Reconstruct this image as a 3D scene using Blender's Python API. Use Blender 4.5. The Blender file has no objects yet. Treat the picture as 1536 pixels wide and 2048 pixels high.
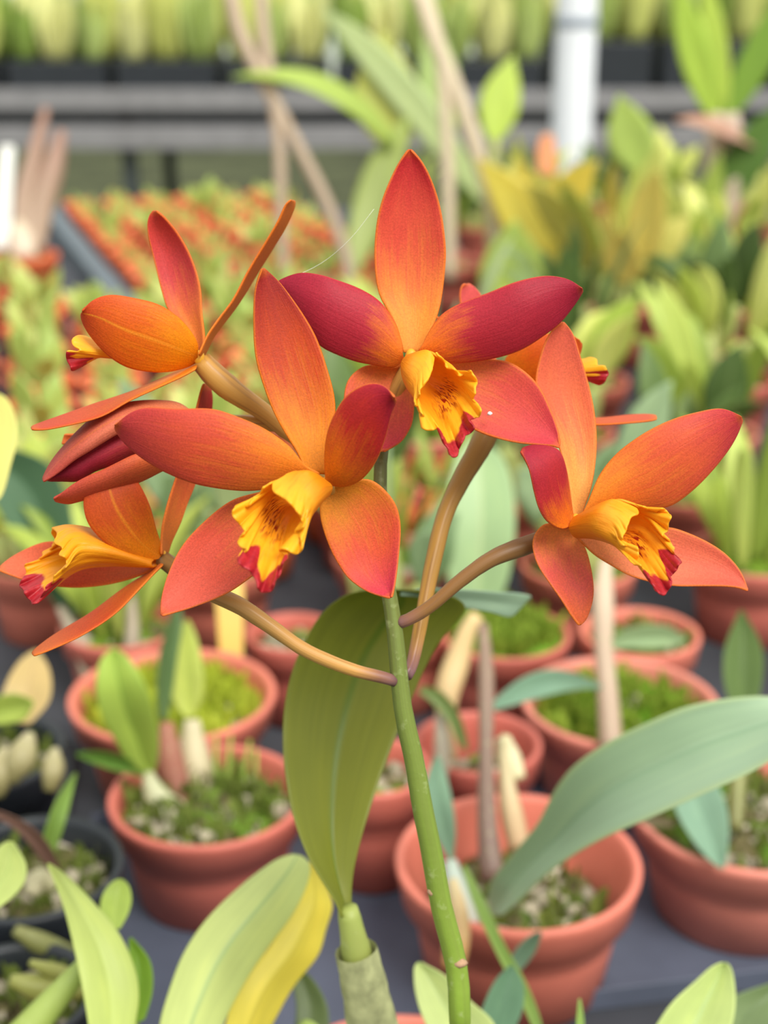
import bpy, math, random
from mathutils import Vector, Matrix, noise as mnoise
R = random.Random(7)
SC = bpy.context.scene
COL = SC.collection
# ------------------------------------------------------------------ camera, world, sun, exposure
FPX = 1024 / math.tan(math.radians(20.0))
PITCH = math.radians(20.0)
CAM = Vector((0, 0, 1.15))
cd = bpy.data.cameras.new('camera'); cam = bpy.data.objects.new('camera', cd); COL.objects.link(cam)
cam.location = CAM; cam.rotation_euler = (math.pi / 2 - PITCH, 0, 0)
cd.sensor_fit = 'AUTO'; cd.sensor_width = 36.0; cd.lens = FPX / 2048 * 36.0
cd.clip_start = 0.01; cd.clip_end = 100
cd.dof.use_dof = True; cd.dof.focus_distance = 0.325; cd.dof.aperture_fstop = 10.5
SC.camera = cam
SC.view_settings.view_transform = 'Standard'; SC.view_settings.look = 'None'
SC.view_settings.gamma = 1.0; SC.view_settings.use_curve_mapping = False
SC.view_settings.exposure = 0.64
SC.cycles.use_denoising = True
SC.cycles.max_bounces = 8; SC.cycles.diffuse_bounces = 4; SC.cycles.transmission_bounces = 6
W = bpy.data.worlds.new('greenhouse_daylight'); SC.world = W; W.use_nodes = True
nt = W.node_tree; nt.nodes.clear()
_tc = nt.nodes.new('ShaderNodeTexCoord'); _sx = nt.nodes.new('ShaderNodeSeparateXYZ')
_cr = nt.nodes.new('ShaderNodeValToRGB'); _bg = nt.nodes.new('ShaderNodeBackground'); _wo = nt.nodes.new('ShaderNodeOutputWorld')
_mr = nt.nodes.new('ShaderNodeMapRange'); _mr.inputs[1].default_value = -1; _mr.inputs[2].default_value = 1
nt.links.new(_tc.outputs['Generated'], _sx.inputs[0]); nt.links.new(_sx.outputs[2], _mr.inputs[0])
nt.links.new(_mr.outputs[0], _cr.inputs[0]); nt.links.new(_cr.outputs[0], _bg.inputs[0]); nt.links.new(_bg.outputs[0], _wo.inputs[0])
e = _cr.color_ramp.elements
e[0].position = 0.42; e[0].color = (0.16, 0.17, 0.13, 1)
e[1].position = 1.0; e[1].color = (1.0, 1.0, 1.0, 1)
x = e.new(0.52); x.color = (0.62, 0.66, 0.60, 1)
_bg.inputs[1].default_value = 0.85
sd = bpy.data.lights.new('sun', 'SUN'); sd.energy = 2.3; sd.angle = math.radians(28); sd.color = (1.0, 0.97, 0.90)
sun = bpy.data.objects.new('sun', sd); COL.objects.link(sun)
sun.rotation_euler = Vector((-0.34, 0.53, -0.78)).to_track_quat('-Z', 'Y').to_euler()

FW = Vector((0, math.cos(PITCH), -math.sin(PITCH))); UP = Vector((0, math.sin(PITCH), math.cos(PITCH))); RT = Vector((1, 0, 0))
def U(px, py, d):                      # the world point at that image direction and view depth d (metres)
    return CAM + d * (FW + RT * ((px - 768) / FPX) + UP * ((1024 - py) / FPX))
def G(px, py, z):                      # where the ray meets the level z
    r = FW + RT * ((px - 768) / FPX) + UP * ((1024 - py) / FPX)
    return CAM + r * ((z - CAM.z) / r.z)
Z0 = 0.70; POTH = 0.06
# ------------------------------------------------------------------ materials
def lin(c):
    f = lambda v: v / 12.92 if v <= 0.04045 else ((v + 0.055) / 1.055) ** 2.4
    return tuple(f(v / 255.0) for v in c[:3]) + (1.0,)
class NT:
    def __init__(s, name):
        s.m = bpy.data.materials.new(name); s.m.use_nodes = True; s.t = s.m.node_tree; s.t.nodes.clear()
        s.out = s.n('OutputMaterial')
    def n(s, kind, **kw):
        nd = s.t.nodes.new('ShaderNode' + kind)
        for k, v in kw.items(): setattr(nd, k, v)
        return nd
    def l(s, a, b): s.t.links.new(a, b)
    def val(s, sock, v):
        if hasattr(v, 'is_linked') or isinstance(v, bpy.types.NodeSocket): s.l(v, sock)
        else: sock.default_value = v
    def math(s, op, a, b=0.0, c=0.0, clamp=False):
        nd = s.n('Math', operation=op, use_clamp=clamp)
        s.val(nd.inputs[0], a); s.val(nd.inputs[1], b); s.val(nd.inputs[2], c); return nd.outputs[0]
    def mix(s, f, a, b, mode='MIX'):
        nd = s.n('Mix', data_type='RGBA', blend_type=mode); s.val(nd.inputs[0], f); s.val(nd.inputs[6], a); s.val(nd.inputs[7], b); return nd.outputs[2]
    def noise(s, vec, scale, detail=3, rough=0.55):
        nd = s.n('TexNoise'); nd.inputs['Scale'].default_value = scale; nd.inputs['Detail'].default_value = detail
        nd.inputs['Roughness'].default_value = rough
        if vec is not None: s.l(vec, nd.inputs['Vector'])
        return nd.outputs[0]
    def ramp(s, f, stops):
        nd = s.n('ValToRGB'); s.l(f, nd.inputs[0]); el = nd.color_ramp.elements
        el[0].position, el[0].color = stops[0][0], stops[0][1]; el[1].position, el[1].color = stops[-1][0], stops[-1][1]
        for p, c in stops[1:-1]: k = el.new(p); k.color = c
        return nd.outputs[0]
    def rng(s, f, a, b, c=0.0, d=1.0):
        nd = s.n('MapRange'); s.val(nd.inputs[0], f)
        for i, v in enumerate((a, b, c, d)): nd.inputs[i + 1].default_value = v
        return nd.outputs[0]
    def finish(s, col, rough=0.5, spec=0.4, trans=0.0, bump=None, bdist=0.0003, tcol=None):
        p = s.n('BsdfPrincipled'); s.val(p.inputs['Base Color'], col); s.val(p.inputs['Roughness'], rough)
        p.inputs['Specular IOR Level'].default_value = spec
        if bump is not None:
            b = s.n('Bump'); b.inputs['Strength'].default_value = 0.6; b.inputs['Distance'].default_value = bdist
            s.l(bump, b.inputs['Height']); s.l(b.outputs[0], p.inputs['Normal'])
        if trans > 0:
            t = s.n('BsdfTranslucent'); s.val(t.inputs[0], tcol if tcol is not None else col)
            mx = s.n('MixShader'); mx.inputs[0].default_value = trans
            s.l(p.outputs[0], mx.inputs[1]); s.l(t.outputs[0], mx.inputs[2]); s.l(mx.outputs[0], s.out.inputs[0])
        else: s.l(p.outputs[0], s.out.inputs[0])
        return s.m
_mc = {}
def cached(f):
    def g(*a):
        k = (f.__name__,) + a
        if k not in _mc: _mc[k] = f(*a)
        return _mc[k]
    return g
def uvnodes(k):
    uv = k.n('UVMap'); sp = k.n('SeparateXYZ'); k.l(uv.outputs[0], sp.inputs[0]); return uv.outputs[0], sp.outputs[0], sp.outputs[1]
@cached
def petal_mat(base, mid, tip, edge=(236, 128, 40), rib=0.0, at=0.54):
    k = NT('petal'); uv, u, v = uvnodes(k)
    mp = k.n('Mapping'); mp.inputs['Scale'].default_value = (2.2, 26, 1); k.l(uv, mp.inputs[0])
    veins = k.noise(mp.outputs[0], 1.0, 4)
    mp2 = k.n('Mapping'); mp2.inputs['Scale'].default_value = (4, 5, 1); k.l(uv, mp2.inputs[0])
    blot = k.noise(mp2.outputs[0], 1.0, 3)
    uu = k.math('ADD', k.math('ADD', u, k.math('MULTIPLY', k.math('SUBTRACT', veins, 0.5), 0.34)), k.math('MULTIPLY', k.math('SUBTRACT', blot, 0.5), 0.42))
    c = k.ramp(uu, [(0.0, lin(base)), (at * 0.30, lin(base)), (at, lin(mid)), (0.95, lin(tip))])
    dv = k.math('ABSOLUTE', k.math('SUBTRACT', v, 0.5))
    c = k.mix(k.rng(dv, 0.468, 0.497, 0, 0.7), c, lin(edge))
    c = k.mix(k.rng(u, 0.94, 1.0, 0, 0.55), c, lin(edge))
    if rib > 0: c = k.mix(k.rng(dv, 0.0, 0.035, rib, 0.0), c, lin((240, 150, 40)))
    tc = k.n('TexCoord'); gr = k.noise(tc.outputs['Object'], 2300, 2, 0.7)
    c = k.mix(1.0, c, k.ramp(gr, [(0.25, (0.80, 0.80, 0.80, 1)), (0.75, (1.16, 1.16, 1.16, 1))]), 'MULTIPLY')
    hb = k.math('ADD', k.math('MULTIPLY', gr, 0.5), k.math('MULTIPLY', veins, 0.9))
    return k.finish(c, 0.5, 0.22, 0.22, hb, 0.00022)
@cached
def lip_mat(yel=(252, 186, 34), org=(240, 150, 20), red=(196, 44, 52)):
    k = NT('lip'); uv, s_, t_ = uvnodes(k)
    at = k.n('Attribute', attribute_name='pigment'); sp = k.n('SeparateColor'); k.l(at.outputs['Color'], sp.inputs[0])
    tc = k.n('TexCoord')
    n1 = k.noise(tc.outputs['Object'], 260, 3); n2 = k.noise(tc.outputs['Object'], 900, 2)
    mp = k.n('Mapping'); mp.inputs['Scale'].default_value = (2.0, 34, 1); k.l(uv, mp.inputs[0]); veins = k.noise(mp.outputs[0], 1.0, 3)
    c = k.mix(k.rng(k.math('ADD', s_, k.math('MULTIPLY', k.math('SUBTRACT', n1, 0.5), 0.5)), 0.35, 0.9), lin(org), lin(yel))
    c = k.mix(k.rng(veins, 0.56, 0.70, 0, 0.35), c, lin((226, 120, 14)))
    rm = k.math('ADD', sp.outputs[0], k.math('MULTIPLY', k.math('SUBTRACT', n1, 0.5), 0.5))
    c = k.mix(k.rng(rm, 0.42, 0.62), c, k.ramp(n2, [(0.3, lin((168, 30, 42))), (0.7, lin(red))]))
    mp3 = k.n('Mapping'); mp3.inputs['Scale'].default_value = (11, 90, 1); k.l(uv, mp3.inputs[0]); sk = k.noise(mp3.outputs[0], 1.0, 2)
    c = k.mix(k.math('MULTIPLY', k.rng(sk, 0.49, 0.57), k.rng(sp.outputs[1], 0.15, 0.6)), c, lin((150, 34, 12)))
    hb = k.math('ADD', veins, k.math('MULTIPLY', n2, 0.3))
    return k.finish(c, 0.42, 0.4, 0.25, hb, 0.0004)
@cached
def leaf_mat(col, rib=(0, 0, 0), trans=0.3, edge=None, rough=0.42):
    k = NT('leaf'); uv, u, v = uvnodes(k)
    mp = k.n('Mapping'); mp.inputs['Scale'].default_value = (1.6, 16, 1); k.l(uv, mp.inputs[0]); st = k.noise(mp.outputs[0], 1.0, 3)
    mp2 = k.n('Mapping'); mp2.inputs['Scale'].default_value = (3, 2, 1); k.l(uv, mp2.inputs[0]); bl = k.noise(mp2.outputs[0], 1.0, 2)
    a = lin(col); dk = tuple(x * 0.88 for x in a[:3]) + (1,); lt = (min(1, a[0] * 1.14), min(1, a[1] * 1.10), a[2] * 1.05, 1)
    c = k.ramp(k.math('ADD', k.math('MULTIPLY', st, 0.6), k.math('MULTIPLY', bl, 0.5)), [(0.35, dk), (0.55, a), (0.75, lt)])
    dv = k.math('ABSOLUTE', k.math('SUBTRACT', v, 0.5))
    if sum(rib): c = k.mix(k.rng(dv, 0.0, 0.05, 0.75, 0.0), c, lin(rib))
    if edge: c = k.mix(k.rng(dv, 0.42, 0.495, 0, 0.8), c, lin(edge))
    return k.finish(c, rough, 0.4, trans, st, 0.0003)
@cached
def plain_mat(name, col, rough=0.5, spec=0.4, var=0.15, scale=30.0, trans=0.0):
    k = NT(name); tc = k.n('TexCoord'); n = k.noise(tc.outputs['Object'], scale, 4)
    a = lin(col); c = k.ramp(n, [(0.3, tuple(x * (1 - var) for x in a[:3]) + (1,)), (0.7, tuple(min(1, x * (1 + var)) for x in a[:3]) + (1,))])
    return k.finish(c, rough, spec, trans, n, 0.0004)
@cached
def stem_mat(c0, c1, name='stem'):
    k = NT(name); uv, u, v = uvnodes(k); tc = k.n('TexCoord')
    n = k.noise(tc.outputs['Object'], 320, 4)
    mp = k.n('Mapping'); mp.inputs['Scale'].default_value = (3, 12, 1); k.l(uv, mp.inputs[0]); st = k.noise(mp.outputs[0], 1.0, 3)
    c = k.mix(k.rng(k.math('ADD', u, k.math('MULTIPLY', k.math('SUBTRACT', st, 0.5), 0.4)), 0.35 if name == 'stem' else 0.0, 1.0), lin(c0), lin(c1))
    c = k.mix(k.rng(n, 0.58, 0.72, 0, 0.35), c, lin((196, 205, 150)))
    return k.finish(c, 0.45, 0.4, 0.08, n, 0.0002)
@cached
def mix_mat(moss=0.5, moss_col=(120, 150, 40)):
    k = NT('potting_mix'); tc = k.n('TexCoord')
    n = k.noise(tc.outputs['Object'], 55, 4); n2 = k.noise(tc.outputs['Object'], 190, 3)
    vo = k.n('TexVoronoi'); vo.inputs['Scale'].default_value = 130; k.l(tc.outputs['Object'], vo.inputs['Vector'])
    sp = k.n('SeparateColor'); k.l(vo.outputs['Color'], sp.inputs[0])
    c = k.ramp(n2, [(0.35, lin((58, 52, 36))), (0.6, lin((112, 104, 70)))])
    c = k.mix(k.rng(sp.outputs[0], 0.84, 0.88), c, lin((196, 186, 164)))
    g = lin(moss_col); c2 = k.ramp(n2, [(0.35, tuple(x * 0.55 for x in g[:3]) + (1,)), (0.65, g)])
    c = k.mix(k.rng(n, 0.62 - 0.35 * moss, 0.70 - 0.35 * moss), c, c2)
    return k.finish(c, 0.9, 0.1, 0, n2, 0.004)
TERRA = ((206, 112, 96), (216, 122, 102), (220, 134, 116), (196, 104, 90))
def terra(i): return plain_mat('terracotta_plastic', TERRA[i % 4], 0.5, 0.4, 0.07, 40.0)
ORNG = plain_mat('orange_pot_plastic', (232, 116, 72), 0.55, 0.35, 0.10, 40.0)
BLACKP = plain_mat('black_plastic', (38, 42, 48), 0.45, 0.5, 0.2, 30.0)
TRAYM = plain_mat('grey_black_tray_plastic', (84, 90, 106), 0.55, 0.4, 0.18, 18.0)
# ------------------------------------------------------------------ mesh helpers
def wloc(o):
    v = Vector((0, 0, 0))
    while o is not None: v = v + o.location; o = o.parent
    return v
def mk(name, verts, faces, mat, parent=None, origin=None, uvs=None, smooth=True, solid=0.0, sub=0, pig=None):
    o0 = Vector(origin) if origin is not None else verts[0].copy()
    me = bpy.data.meshes.new(name); me.from_pydata([tuple(v - o0) for v in verts], [], faces); me.update()
    if uvs:
        ul = me.uv_layers.new(name='UVMap')
        for lp in me.loops: ul.data[lp.index].uv = uvs[lp.vertex_index]
    if pig:
        ca = me.color_attributes.new('pigment', 'FLOAT_COLOR', 'POINT')
        for i, c in enumerate(pig): ca.data[i].color = (c[0], c[1], 0, 1)
    if smooth:
        for p in me.polygons: p.use_smooth = True
    me.materials.append(mat)
    o = bpy.data.objects.new(name, me); COL.objects.link(o)
    if parent is not None: o.parent = parent; o.location = o0 - wloc(parent)
    else: o.location = o0
    if solid:
        m = o.modifiers.new('thickness', 'SOLIDIFY'); m.thickness = solid; m.offset = 0
    if sub:
        m = o.modifiers.new('smooth', 'SUBSURF'); m.levels = sub; m.render_levels = sub
    return o
def thing(name, label, cat, loc, group=None, kind=None):
    o = bpy.data.objects.new(name, None); COL.objects.link(o); o.location = loc; o.empty_display_size = 0.02
    tag(o, label, cat, group, kind); return o
def tag(o, label=None, cat=None, group=None, kind=None):
    if label: o['label'] = label
    if cat: o['category'] = cat
    if group: o['group'] = group
    if kind: o['kind'] = kind
    return o
def copy_tree(o, loc, rz, sc, label=None, group=None):
    r = o.copy(); COL.objects.link(r); r.location = loc; r.rotation_euler = (0, 0, rz); r.scale = (sc, sc, sc)
    if label: r['label'] = label
    if group: r['group'] = group
    for ch in list(o.children):
        c = ch.copy(); COL.objects.link(c); c.parent = r
    return r
def cat_rom(pts, n):
    """n points along a centripetal-ish spline through pts, spaced by chord length"""
    pts = [Vector(p) for p in pts]
    L = [0.0]
    for a, b in zip(pts, pts[1:]): L.append(L[-1] + max((b - a).length, 1e-9))
    T = L[-1]; out = []
    P = [pts[0] * 2 - pts[1]] + pts + [pts[-1] * 2 - pts[-2]]
    for i in range(n):
        s = T * i / (n - 1); k = 0
        while k < len(L) - 2 and s > L[k + 1]: k += 1
        t = (s - L[k]) / (L[k + 1] - L[k]); p0, p1, p2, p3 = P[k], P[k + 1], P[k + 2], P[k + 3]
        h = L[k + 1] - L[k]
        d1 = (p2 - p0) / ((p2 - p1).length + (p1 - p0).length + 1e-9) * h
        d2 = (p3 - p1) / ((p3 - p2).length + (p2 - p1).length + 1e-9) * h
        t2, t3 = t * t, t * t * t
        out.append(p1 * (2 * t3 - 3 * t2 + 1) + d1 * (t3 - 2 * t2 + t) + p2 * (-2 * t3 + 3 * t2) + d2 * (t3 - t2))
    return out
def series(vals, n):
    if not isinstance(vals, (list, tuple)): vals = [vals, vals]
    if len(vals) == 1: vals = list(vals) * 2
    return [p.y for p in cat_rom([(i / (len(vals) - 1), v, 0) for i, v in enumerate(vals)], n)] if len(vals) > 2 else [vals[0] + (vals[1] - vals[0]) * i / (n - 1) for i in range(n)]
def grid_faces(nu, nv):
    return [(i * nv + j, i * nv + j + 1, (i + 1) * nv + j + 1, (i + 1) * nv + j) for i in range(nu - 1) for j in range(nv - 1)]
def blade(name, Lp, Rp, dep, mat, parent, tilt=0.0, cup=0.0, fold=0.0, wav=0.0, nu=30, nv=11, th=0.0007, sub=1, seed=0):
    """a petal or leaf: its two rims run from base to tip, it is curved along and across, and has its own distance and thickness"""
    A = cat_rom([(x, y, 0) for x, y in Lp], nu); B = cat_rom([(x, y, 0) for x, y in Rp], nu); D = series(dep, nu); TL = series(tilt, nu)
    V, UVs = [], []
    for i in range(nu):
        u = i / (nu - 1); env = math.sin(math.pi * min(1, max(0, u * 0.94 + 0.03))) ** 0.6
        for j in range(nv):
            v = j / (nv - 1); p = A[i].lerp(B[i], v); q = 2 * v - 1
            d = D[i] + TL[i] * (v - 0.5) + cup * (1 - q * q) * env + fold * (1 - abs(q)) * env
            d += wav * env * abs(q) ** 2 * math.sin(u * 17 + seed + 2.0 * q)
            V.append(U(p.x, p.y, d)); UVs.append((u, v))
    return mk(name, V, grid_faces(nu, nv), mat, parent, V[nv // 2], UVs, True, th, sub)
def tube(name, pts, rads, mat, parent, n=24, seg=12, cap=True, sub=0, rough=0.0):
    """round stem through world points with its own radii"""
    P = cat_rom(pts, n); Rr = series(rads, n); V, UVs, Fc = [], [], []
    ref = None
    for i in range(n):
        t = (P[min(i + 1, n - 1)] - P[max(i - 1, 0)]).normalized()
        if ref is None: ref = t.orthogonal().normalized()
        ref = (ref - t * ref.dot(t)).normalized(); b = t.cross(ref)
        for j in range(seg):
            a = 2 * math.pi * j / seg; r = Rr[i] * (1 + rough * math.sin(3 * a + i * 0.7) * math.sin(i * 1.3 + a))
            V.append(P[i] + (ref * math.cos(a) + b * math.sin(a)) * r); UVs.append((i / (n - 1), j / seg))
    for i in range(n - 1):
        for j in range(seg):
            k = (j + 1) % seg; Fc.append((i * seg + j, i * seg + k, (i + 1) * seg + k, (i + 1) * seg + j))
    if cap:
        V.append(P[0]); V.append(P[-1]); UVs += [(0, 0), (1, 0)]; a, b2 = len(V) - 2, len(V) - 1
        for j in range(seg):
            k = (j + 1) % seg; Fc.append((a, k, j)); Fc.append((b2, (n - 1) * seg + j, (n - 1) * seg + k))
    return mk(name, V, Fc, mat, parent, P[0], UVs, True, 0, sub)
def loft(name, rings, mat, parent, nt_=64, ns=22, red=(0.38, 0.72), spk=(0.45, 0.75), ruf=(3.0, 0.0016, 9.0), redw=0.105, th=0.0006):
    """flower lip: open rings from its base to its ruffled rim; each ring point is (t, x, y, depth)"""
    rs = []
    for rg in rings:
        pts = []
        for i in range(nt_):
            t = i / (nt_ - 1); k = 0
            while k < len(rg) - 2 and t > rg[k + 1][0]: k += 1
            g0 = rg[max(k - 1, 0)]; g1 = rg[k]; g2 = rg[k + 1]; g3 = rg[min(k + 2, len(rg) - 1)]
            f = (t - g1[0]) / max(1e-6, g2[0] - g1[0]); f = min(1, max(0, f)); f2, f3 = f * f, f * f * f
            q = []
            for c in (1, 2, 3):
                m1 = (g2[c] - g0[c]) / max(1e-6, g2[0] - g0[0]) * (g2[0] - g1[0]); m2 = (g3[c] - g1[c]) / max(1e-6, g3[0] - g1[0]) * (g2[0] - g1[0])
                q.append(g1[c] * (2 * f3 - 3 * f2 + 1) + m1 * (f3 - 2 * f2 + f) + g2[c] * (-2 * f3 + 3 * f2) + m2 * (f3 - f2))
            pts.append(Vector((q[0], q[1], q[2] * 1000)))
        rs.append(pts)
    V, UVs, pig = [], [], []
    cols = [cat_rom([r[j] for r in rs], ns) for j in range(nt_)]
    for i in range(ns):
        s = i / (ns - 1)
        for j in range(nt_):
            t = j / (nt_ - 1); p = cols[j][i]; w = max(0, (s - 0.62) / 0.38) ** 2 * (0.15 + 0.85 * min(1, max(0, (t - 0.14) / 0.1)))
            fr = math.sin(t * 2 * math.pi * ruf[2]) + 0.5 * math.sin(t * 2 * math.pi * ruf[2] * 2.3 + 1)
            px = p.x + ruf[0] * w * math.sin(t * 2 * math.pi * ruf[2] * 1.4 + 0.7); py = p.y + ruf[0] * w * fr * 0.7
            rg = 0.0007 * math.sin(t * 75) * max(0, 1 - abs(s - .62) / .34) * max(0, 1 - abs(t - .55) / .24)
            V.append(U(px, py, p.z / 1000 + ruf[1] * w * fr + rg)); UVs.append((s, t))
            tm = min(1, max(0, (t - red[0]) / 0.05)) * min(1, max(0, (red[1] - t) / 0.05)); tc_ = t - (red[0] + red[1]) / 2
            wid = redw * (0.70 + 0.45 * math.sin(t * 61) + 1.25 * max(0, 1 - abs(abs(tc_) - 0.06) / 0.06) - 0.1 * max(0, 1 - abs(tc_) / 0.03))
            r_ = tm * min(1, max(0, (s - (1 - wid)) / 0.07 * 0.5 + 0.5))
            g_ = max(0, 1 - abs(s - 0.52) / 0.24) * max(0, 1 - abs(t - (spk[0] + spk[1]) / 2) / (spk[1] - spk[0]) * 1.6)
            pig.append((r_, g_))
    return mk(name, V, grid_faces(ns, nt_), mat, parent, V[0], UVs, True, th, 1, pig)
def ring_t(pts, t0=0.0, t1=1.0):
    L = [0.0]
    for a, b in zip(pts, pts[1:]): L.append(L[-1] + math.hypot(b[0] - a[0], b[1] - a[1]) + 2)
    return [(t0 + (t1 - t0) * l / L[-1],) + tuple(p) for l, p in zip(L, pts)]
def leaf3(name, B, T, w, bend, mat, parent, nh=None, fold=0.12, nu=16, nv=7, th=0.0009, fat=0.85, pw=0.95, sub=0):
    """leaf between two world points with its bend, fold along the midrib and thickness"""
    B, T = Vector(B), Vector(T); M = (B + T) / 2 + Vector(bend); V, UVs = [], []
    nh = Vector(nh) if nh is not None else (CAM - M)
    for i in range(nu):
        u = i / (nu - 1); p = B * (1 - u) ** 2 + M * 2 * u * (1 - u) + T * u * u
        t = (M - B) * (2 * (1 - u)) + (T - M) * (2 * u); t.normalize()
        s = t.cross(nh).normalized(); n = s.cross(t).normalized()
        hw = w * 0.5 * max(0.02, (0.20 * (1 - u) + (math.sin(math.pi * u ** fat)) ** pw * 0.98))
        if u > 0.98: hw = w * 0.02
        for j in range(nv):
            q = 2 * j / (nv - 1) - 1; V.append(p + s * (hw * q) + n * (fold * hw * (abs(q) ** 1.3))); UVs.append((u, j / (nv - 1)))
    return mk(name, V, grid_faces(nu, nv), mat, parent, B, UVs, True, th, sub)
def lathe(name, prof, mat, parent, c, n=40, sub=0):
    V, Fc = [], []; c = Vector(c)
    for (r, z) in prof:
        for j in range(n):
            a = 2 * math.pi * j / n; V.append(c + Vector((r * math.cos(a), r * math.sin(a), z)))
    for i in range(len(prof) - 1):
        for j in range(n):
            k = (j + 1) % n; Fc.append((i * n + j, i * n + k, (i + 1) * n + k, (i + 1) * n + j))
    Fc.append(tuple(range(n - 1, -1, -1)))
    Fc.append(tuple((len(prof) - 1) * n + j for j in range(n)))
    return mk(name, V, Fc, mat, parent, c, None, True, 0, sub)
def pot_prof(r, h, lip=1.0):
    rb = r * 0.74; t = max(0.0022, r * 0.04)
    k = r * 0.965
    return [(rb * 0.9, 0), (rb, 0.001), (rb + (k - rb) * 0.40, h * 0.50), (rb + (k - rb) * 0.42, h * 0.52), (rb + (k - rb) * 0.46, h * 0.53), (rb + (k - rb) * 0.60, h * 0.68), (k * 0.985, h * 0.70), (r * 0.985, h * 0.90), (r * 1.0, h * 0.93),
            (r * 1.005, h * 0.975), (r * 0.99, h), (r - t * 1.3, h), (r - t * 1.9, h * 0.97), (r - t * 2.2, h * 0.85), (rb - t, h * 0.30), (rb - t, h * 0.25)]
def soil(parent, c, r, z, mat, seed=0, bump=0.006, n=26):
    V, Fc, c = [], [], Vector(c)
    rr = 9
    for i in range(rr):
        for j in range(n):
            a = 2 * math.pi * j / n; q = r * i / (rr - 1); x, y = q * math.cos(a), q * math.sin(a)
            zz = z + bump * 1.6 * mnoise.noise(Vector((x * 70 + seed, y * 70, seed * 1.7))) + bump * 0.8 * (1 - (i / (rr - 1)) ** 2)
            if i == rr - 1: zz = z - 0.003
            V.append(c + Vector((x, y, zz)))
    for i in range(rr - 1):
        for j in range(n):
            k = (j + 1) % n; Fc.append((i * n + j, i * n + k, (i + 1) * n + k, (i + 1) * n + j))
    return mk('potting_mix', V, Fc, mat, parent, c + Vector((0, 0, z)), None, True)
def chips(parent, c, r, z, n, seed, mat, name='pumice_chips', smin=0.0025, smax=0.007):
    """pumice chips or moss tufts lying over the mix, past counting"""
    q = random.Random(seed); V, Fc, c = [], [], Vector(c)
    for _ in range(n):
        a = q.random() * 6.283; d = r * math.sqrt(q.random()) * 0.92; s = q.uniform(smin, smax)
        o = c + Vector((d * math.cos(a), d * math.sin(a), z + s * 0.4)); b = len(V)
        for (x, y, zz) in ((1, 0, 0), (-1, 0, 0), (0, 1, 0), (0, -1, 0), (0, 0, 1), (0, 0, -1), (.6, .6, .6), (-.6, .6, .5)):
            V.append(o + Vector((x * s * q.uniform(.7, 1.2), y * s * q.uniform(.7, 1.2), zz * s * q.uniform(.6, 1))))
        for f in ((0, 2, 6), (2, 4, 6), (4, 0, 6), (2, 1, 7), (1, 4, 7), (4, 2, 7), (1, 3, 4), (3, 0, 4), (2, 0, 5), (1, 2, 5), (3, 1, 5), (0, 3, 5)): Fc.append(tuple(b + i for i in f))
    o = mk(name, V, Fc, mat, parent, c + Vector((0, 0, z)), None, True); o['kind'] = 'stuff'; return o
def tufts(parent, c, r, z, n, seed, mat, name='moss', h=0.012):
    q = random.Random(seed); V, Fc, c = [], [], Vector(c)
    for _ in range(n):
        a = q.random() * 6.283; d = r * math.sqrt(q.random()) * 0.93; o = c + Vector((d * math.cos(a), d * math.sin(a), z)); b = len(V)
        an = q.random() * 6.283; s = Vector((math.cos(an), math.sin(an), 0)); hh = h * q.uniform(.4, 1.2); ln = Vector((q.uniform(-.5, .5), q.uniform(-.5, .5), 1)) * hh
        V += [o - s * hh * .22, o + s * hh * .22, o + ln + s * hh * .12, o + ln - s * hh * .12]; Fc.append((b, b + 1, b + 2, b + 3))
    o = mk(name, V, Fc, mat, parent, c + Vector((0, 0, z)), None, True); o['kind'] = 'stuff'; return o
def box(name, a, b, mat, parent=None, bev=0.0):
    a, b = Vector(a), Vector(b); V = [Vector((x, y, z)) for x in (a.x, b.x) for y in (a.y, b.y) for z in (a.z, b.z)]
    o = mk(name, V, [(0, 1, 3, 2), (4, 6, 7, 5), (0, 4, 5, 1), (2, 3, 7, 6), (0, 2, 6, 4), (1, 5, 7, 3)], mat, parent, (a + b) / 2 if parent is not None else Vector(((a.x + b.x) / 2, (a.y + b.y) / 2, a.z)), None, False)
    if bev:
        m = o.modifiers.new('bevel', 'BEVEL'); m.width = bev; m.segments = 2
    return o
# ------------------------------------------------------------------ setting: floor
fl = box('floor', (-9, -1.5, -0.05), (9, 16, 0.0), plain_mat('mossy_concrete_floor', (66, 70, 46), 0.9, 0.2, 0.55, 2.2)); fl['kind'] = 'structure'
wb = box('wall_back', (-9, 15.9, 0.0), (9, 16.0, 3.2), plain_mat('greenhouse_sheet', (206, 214, 200), 0.6, 0.3, 0.08, 1.0)); wb['kind'] = 'structure'
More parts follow.
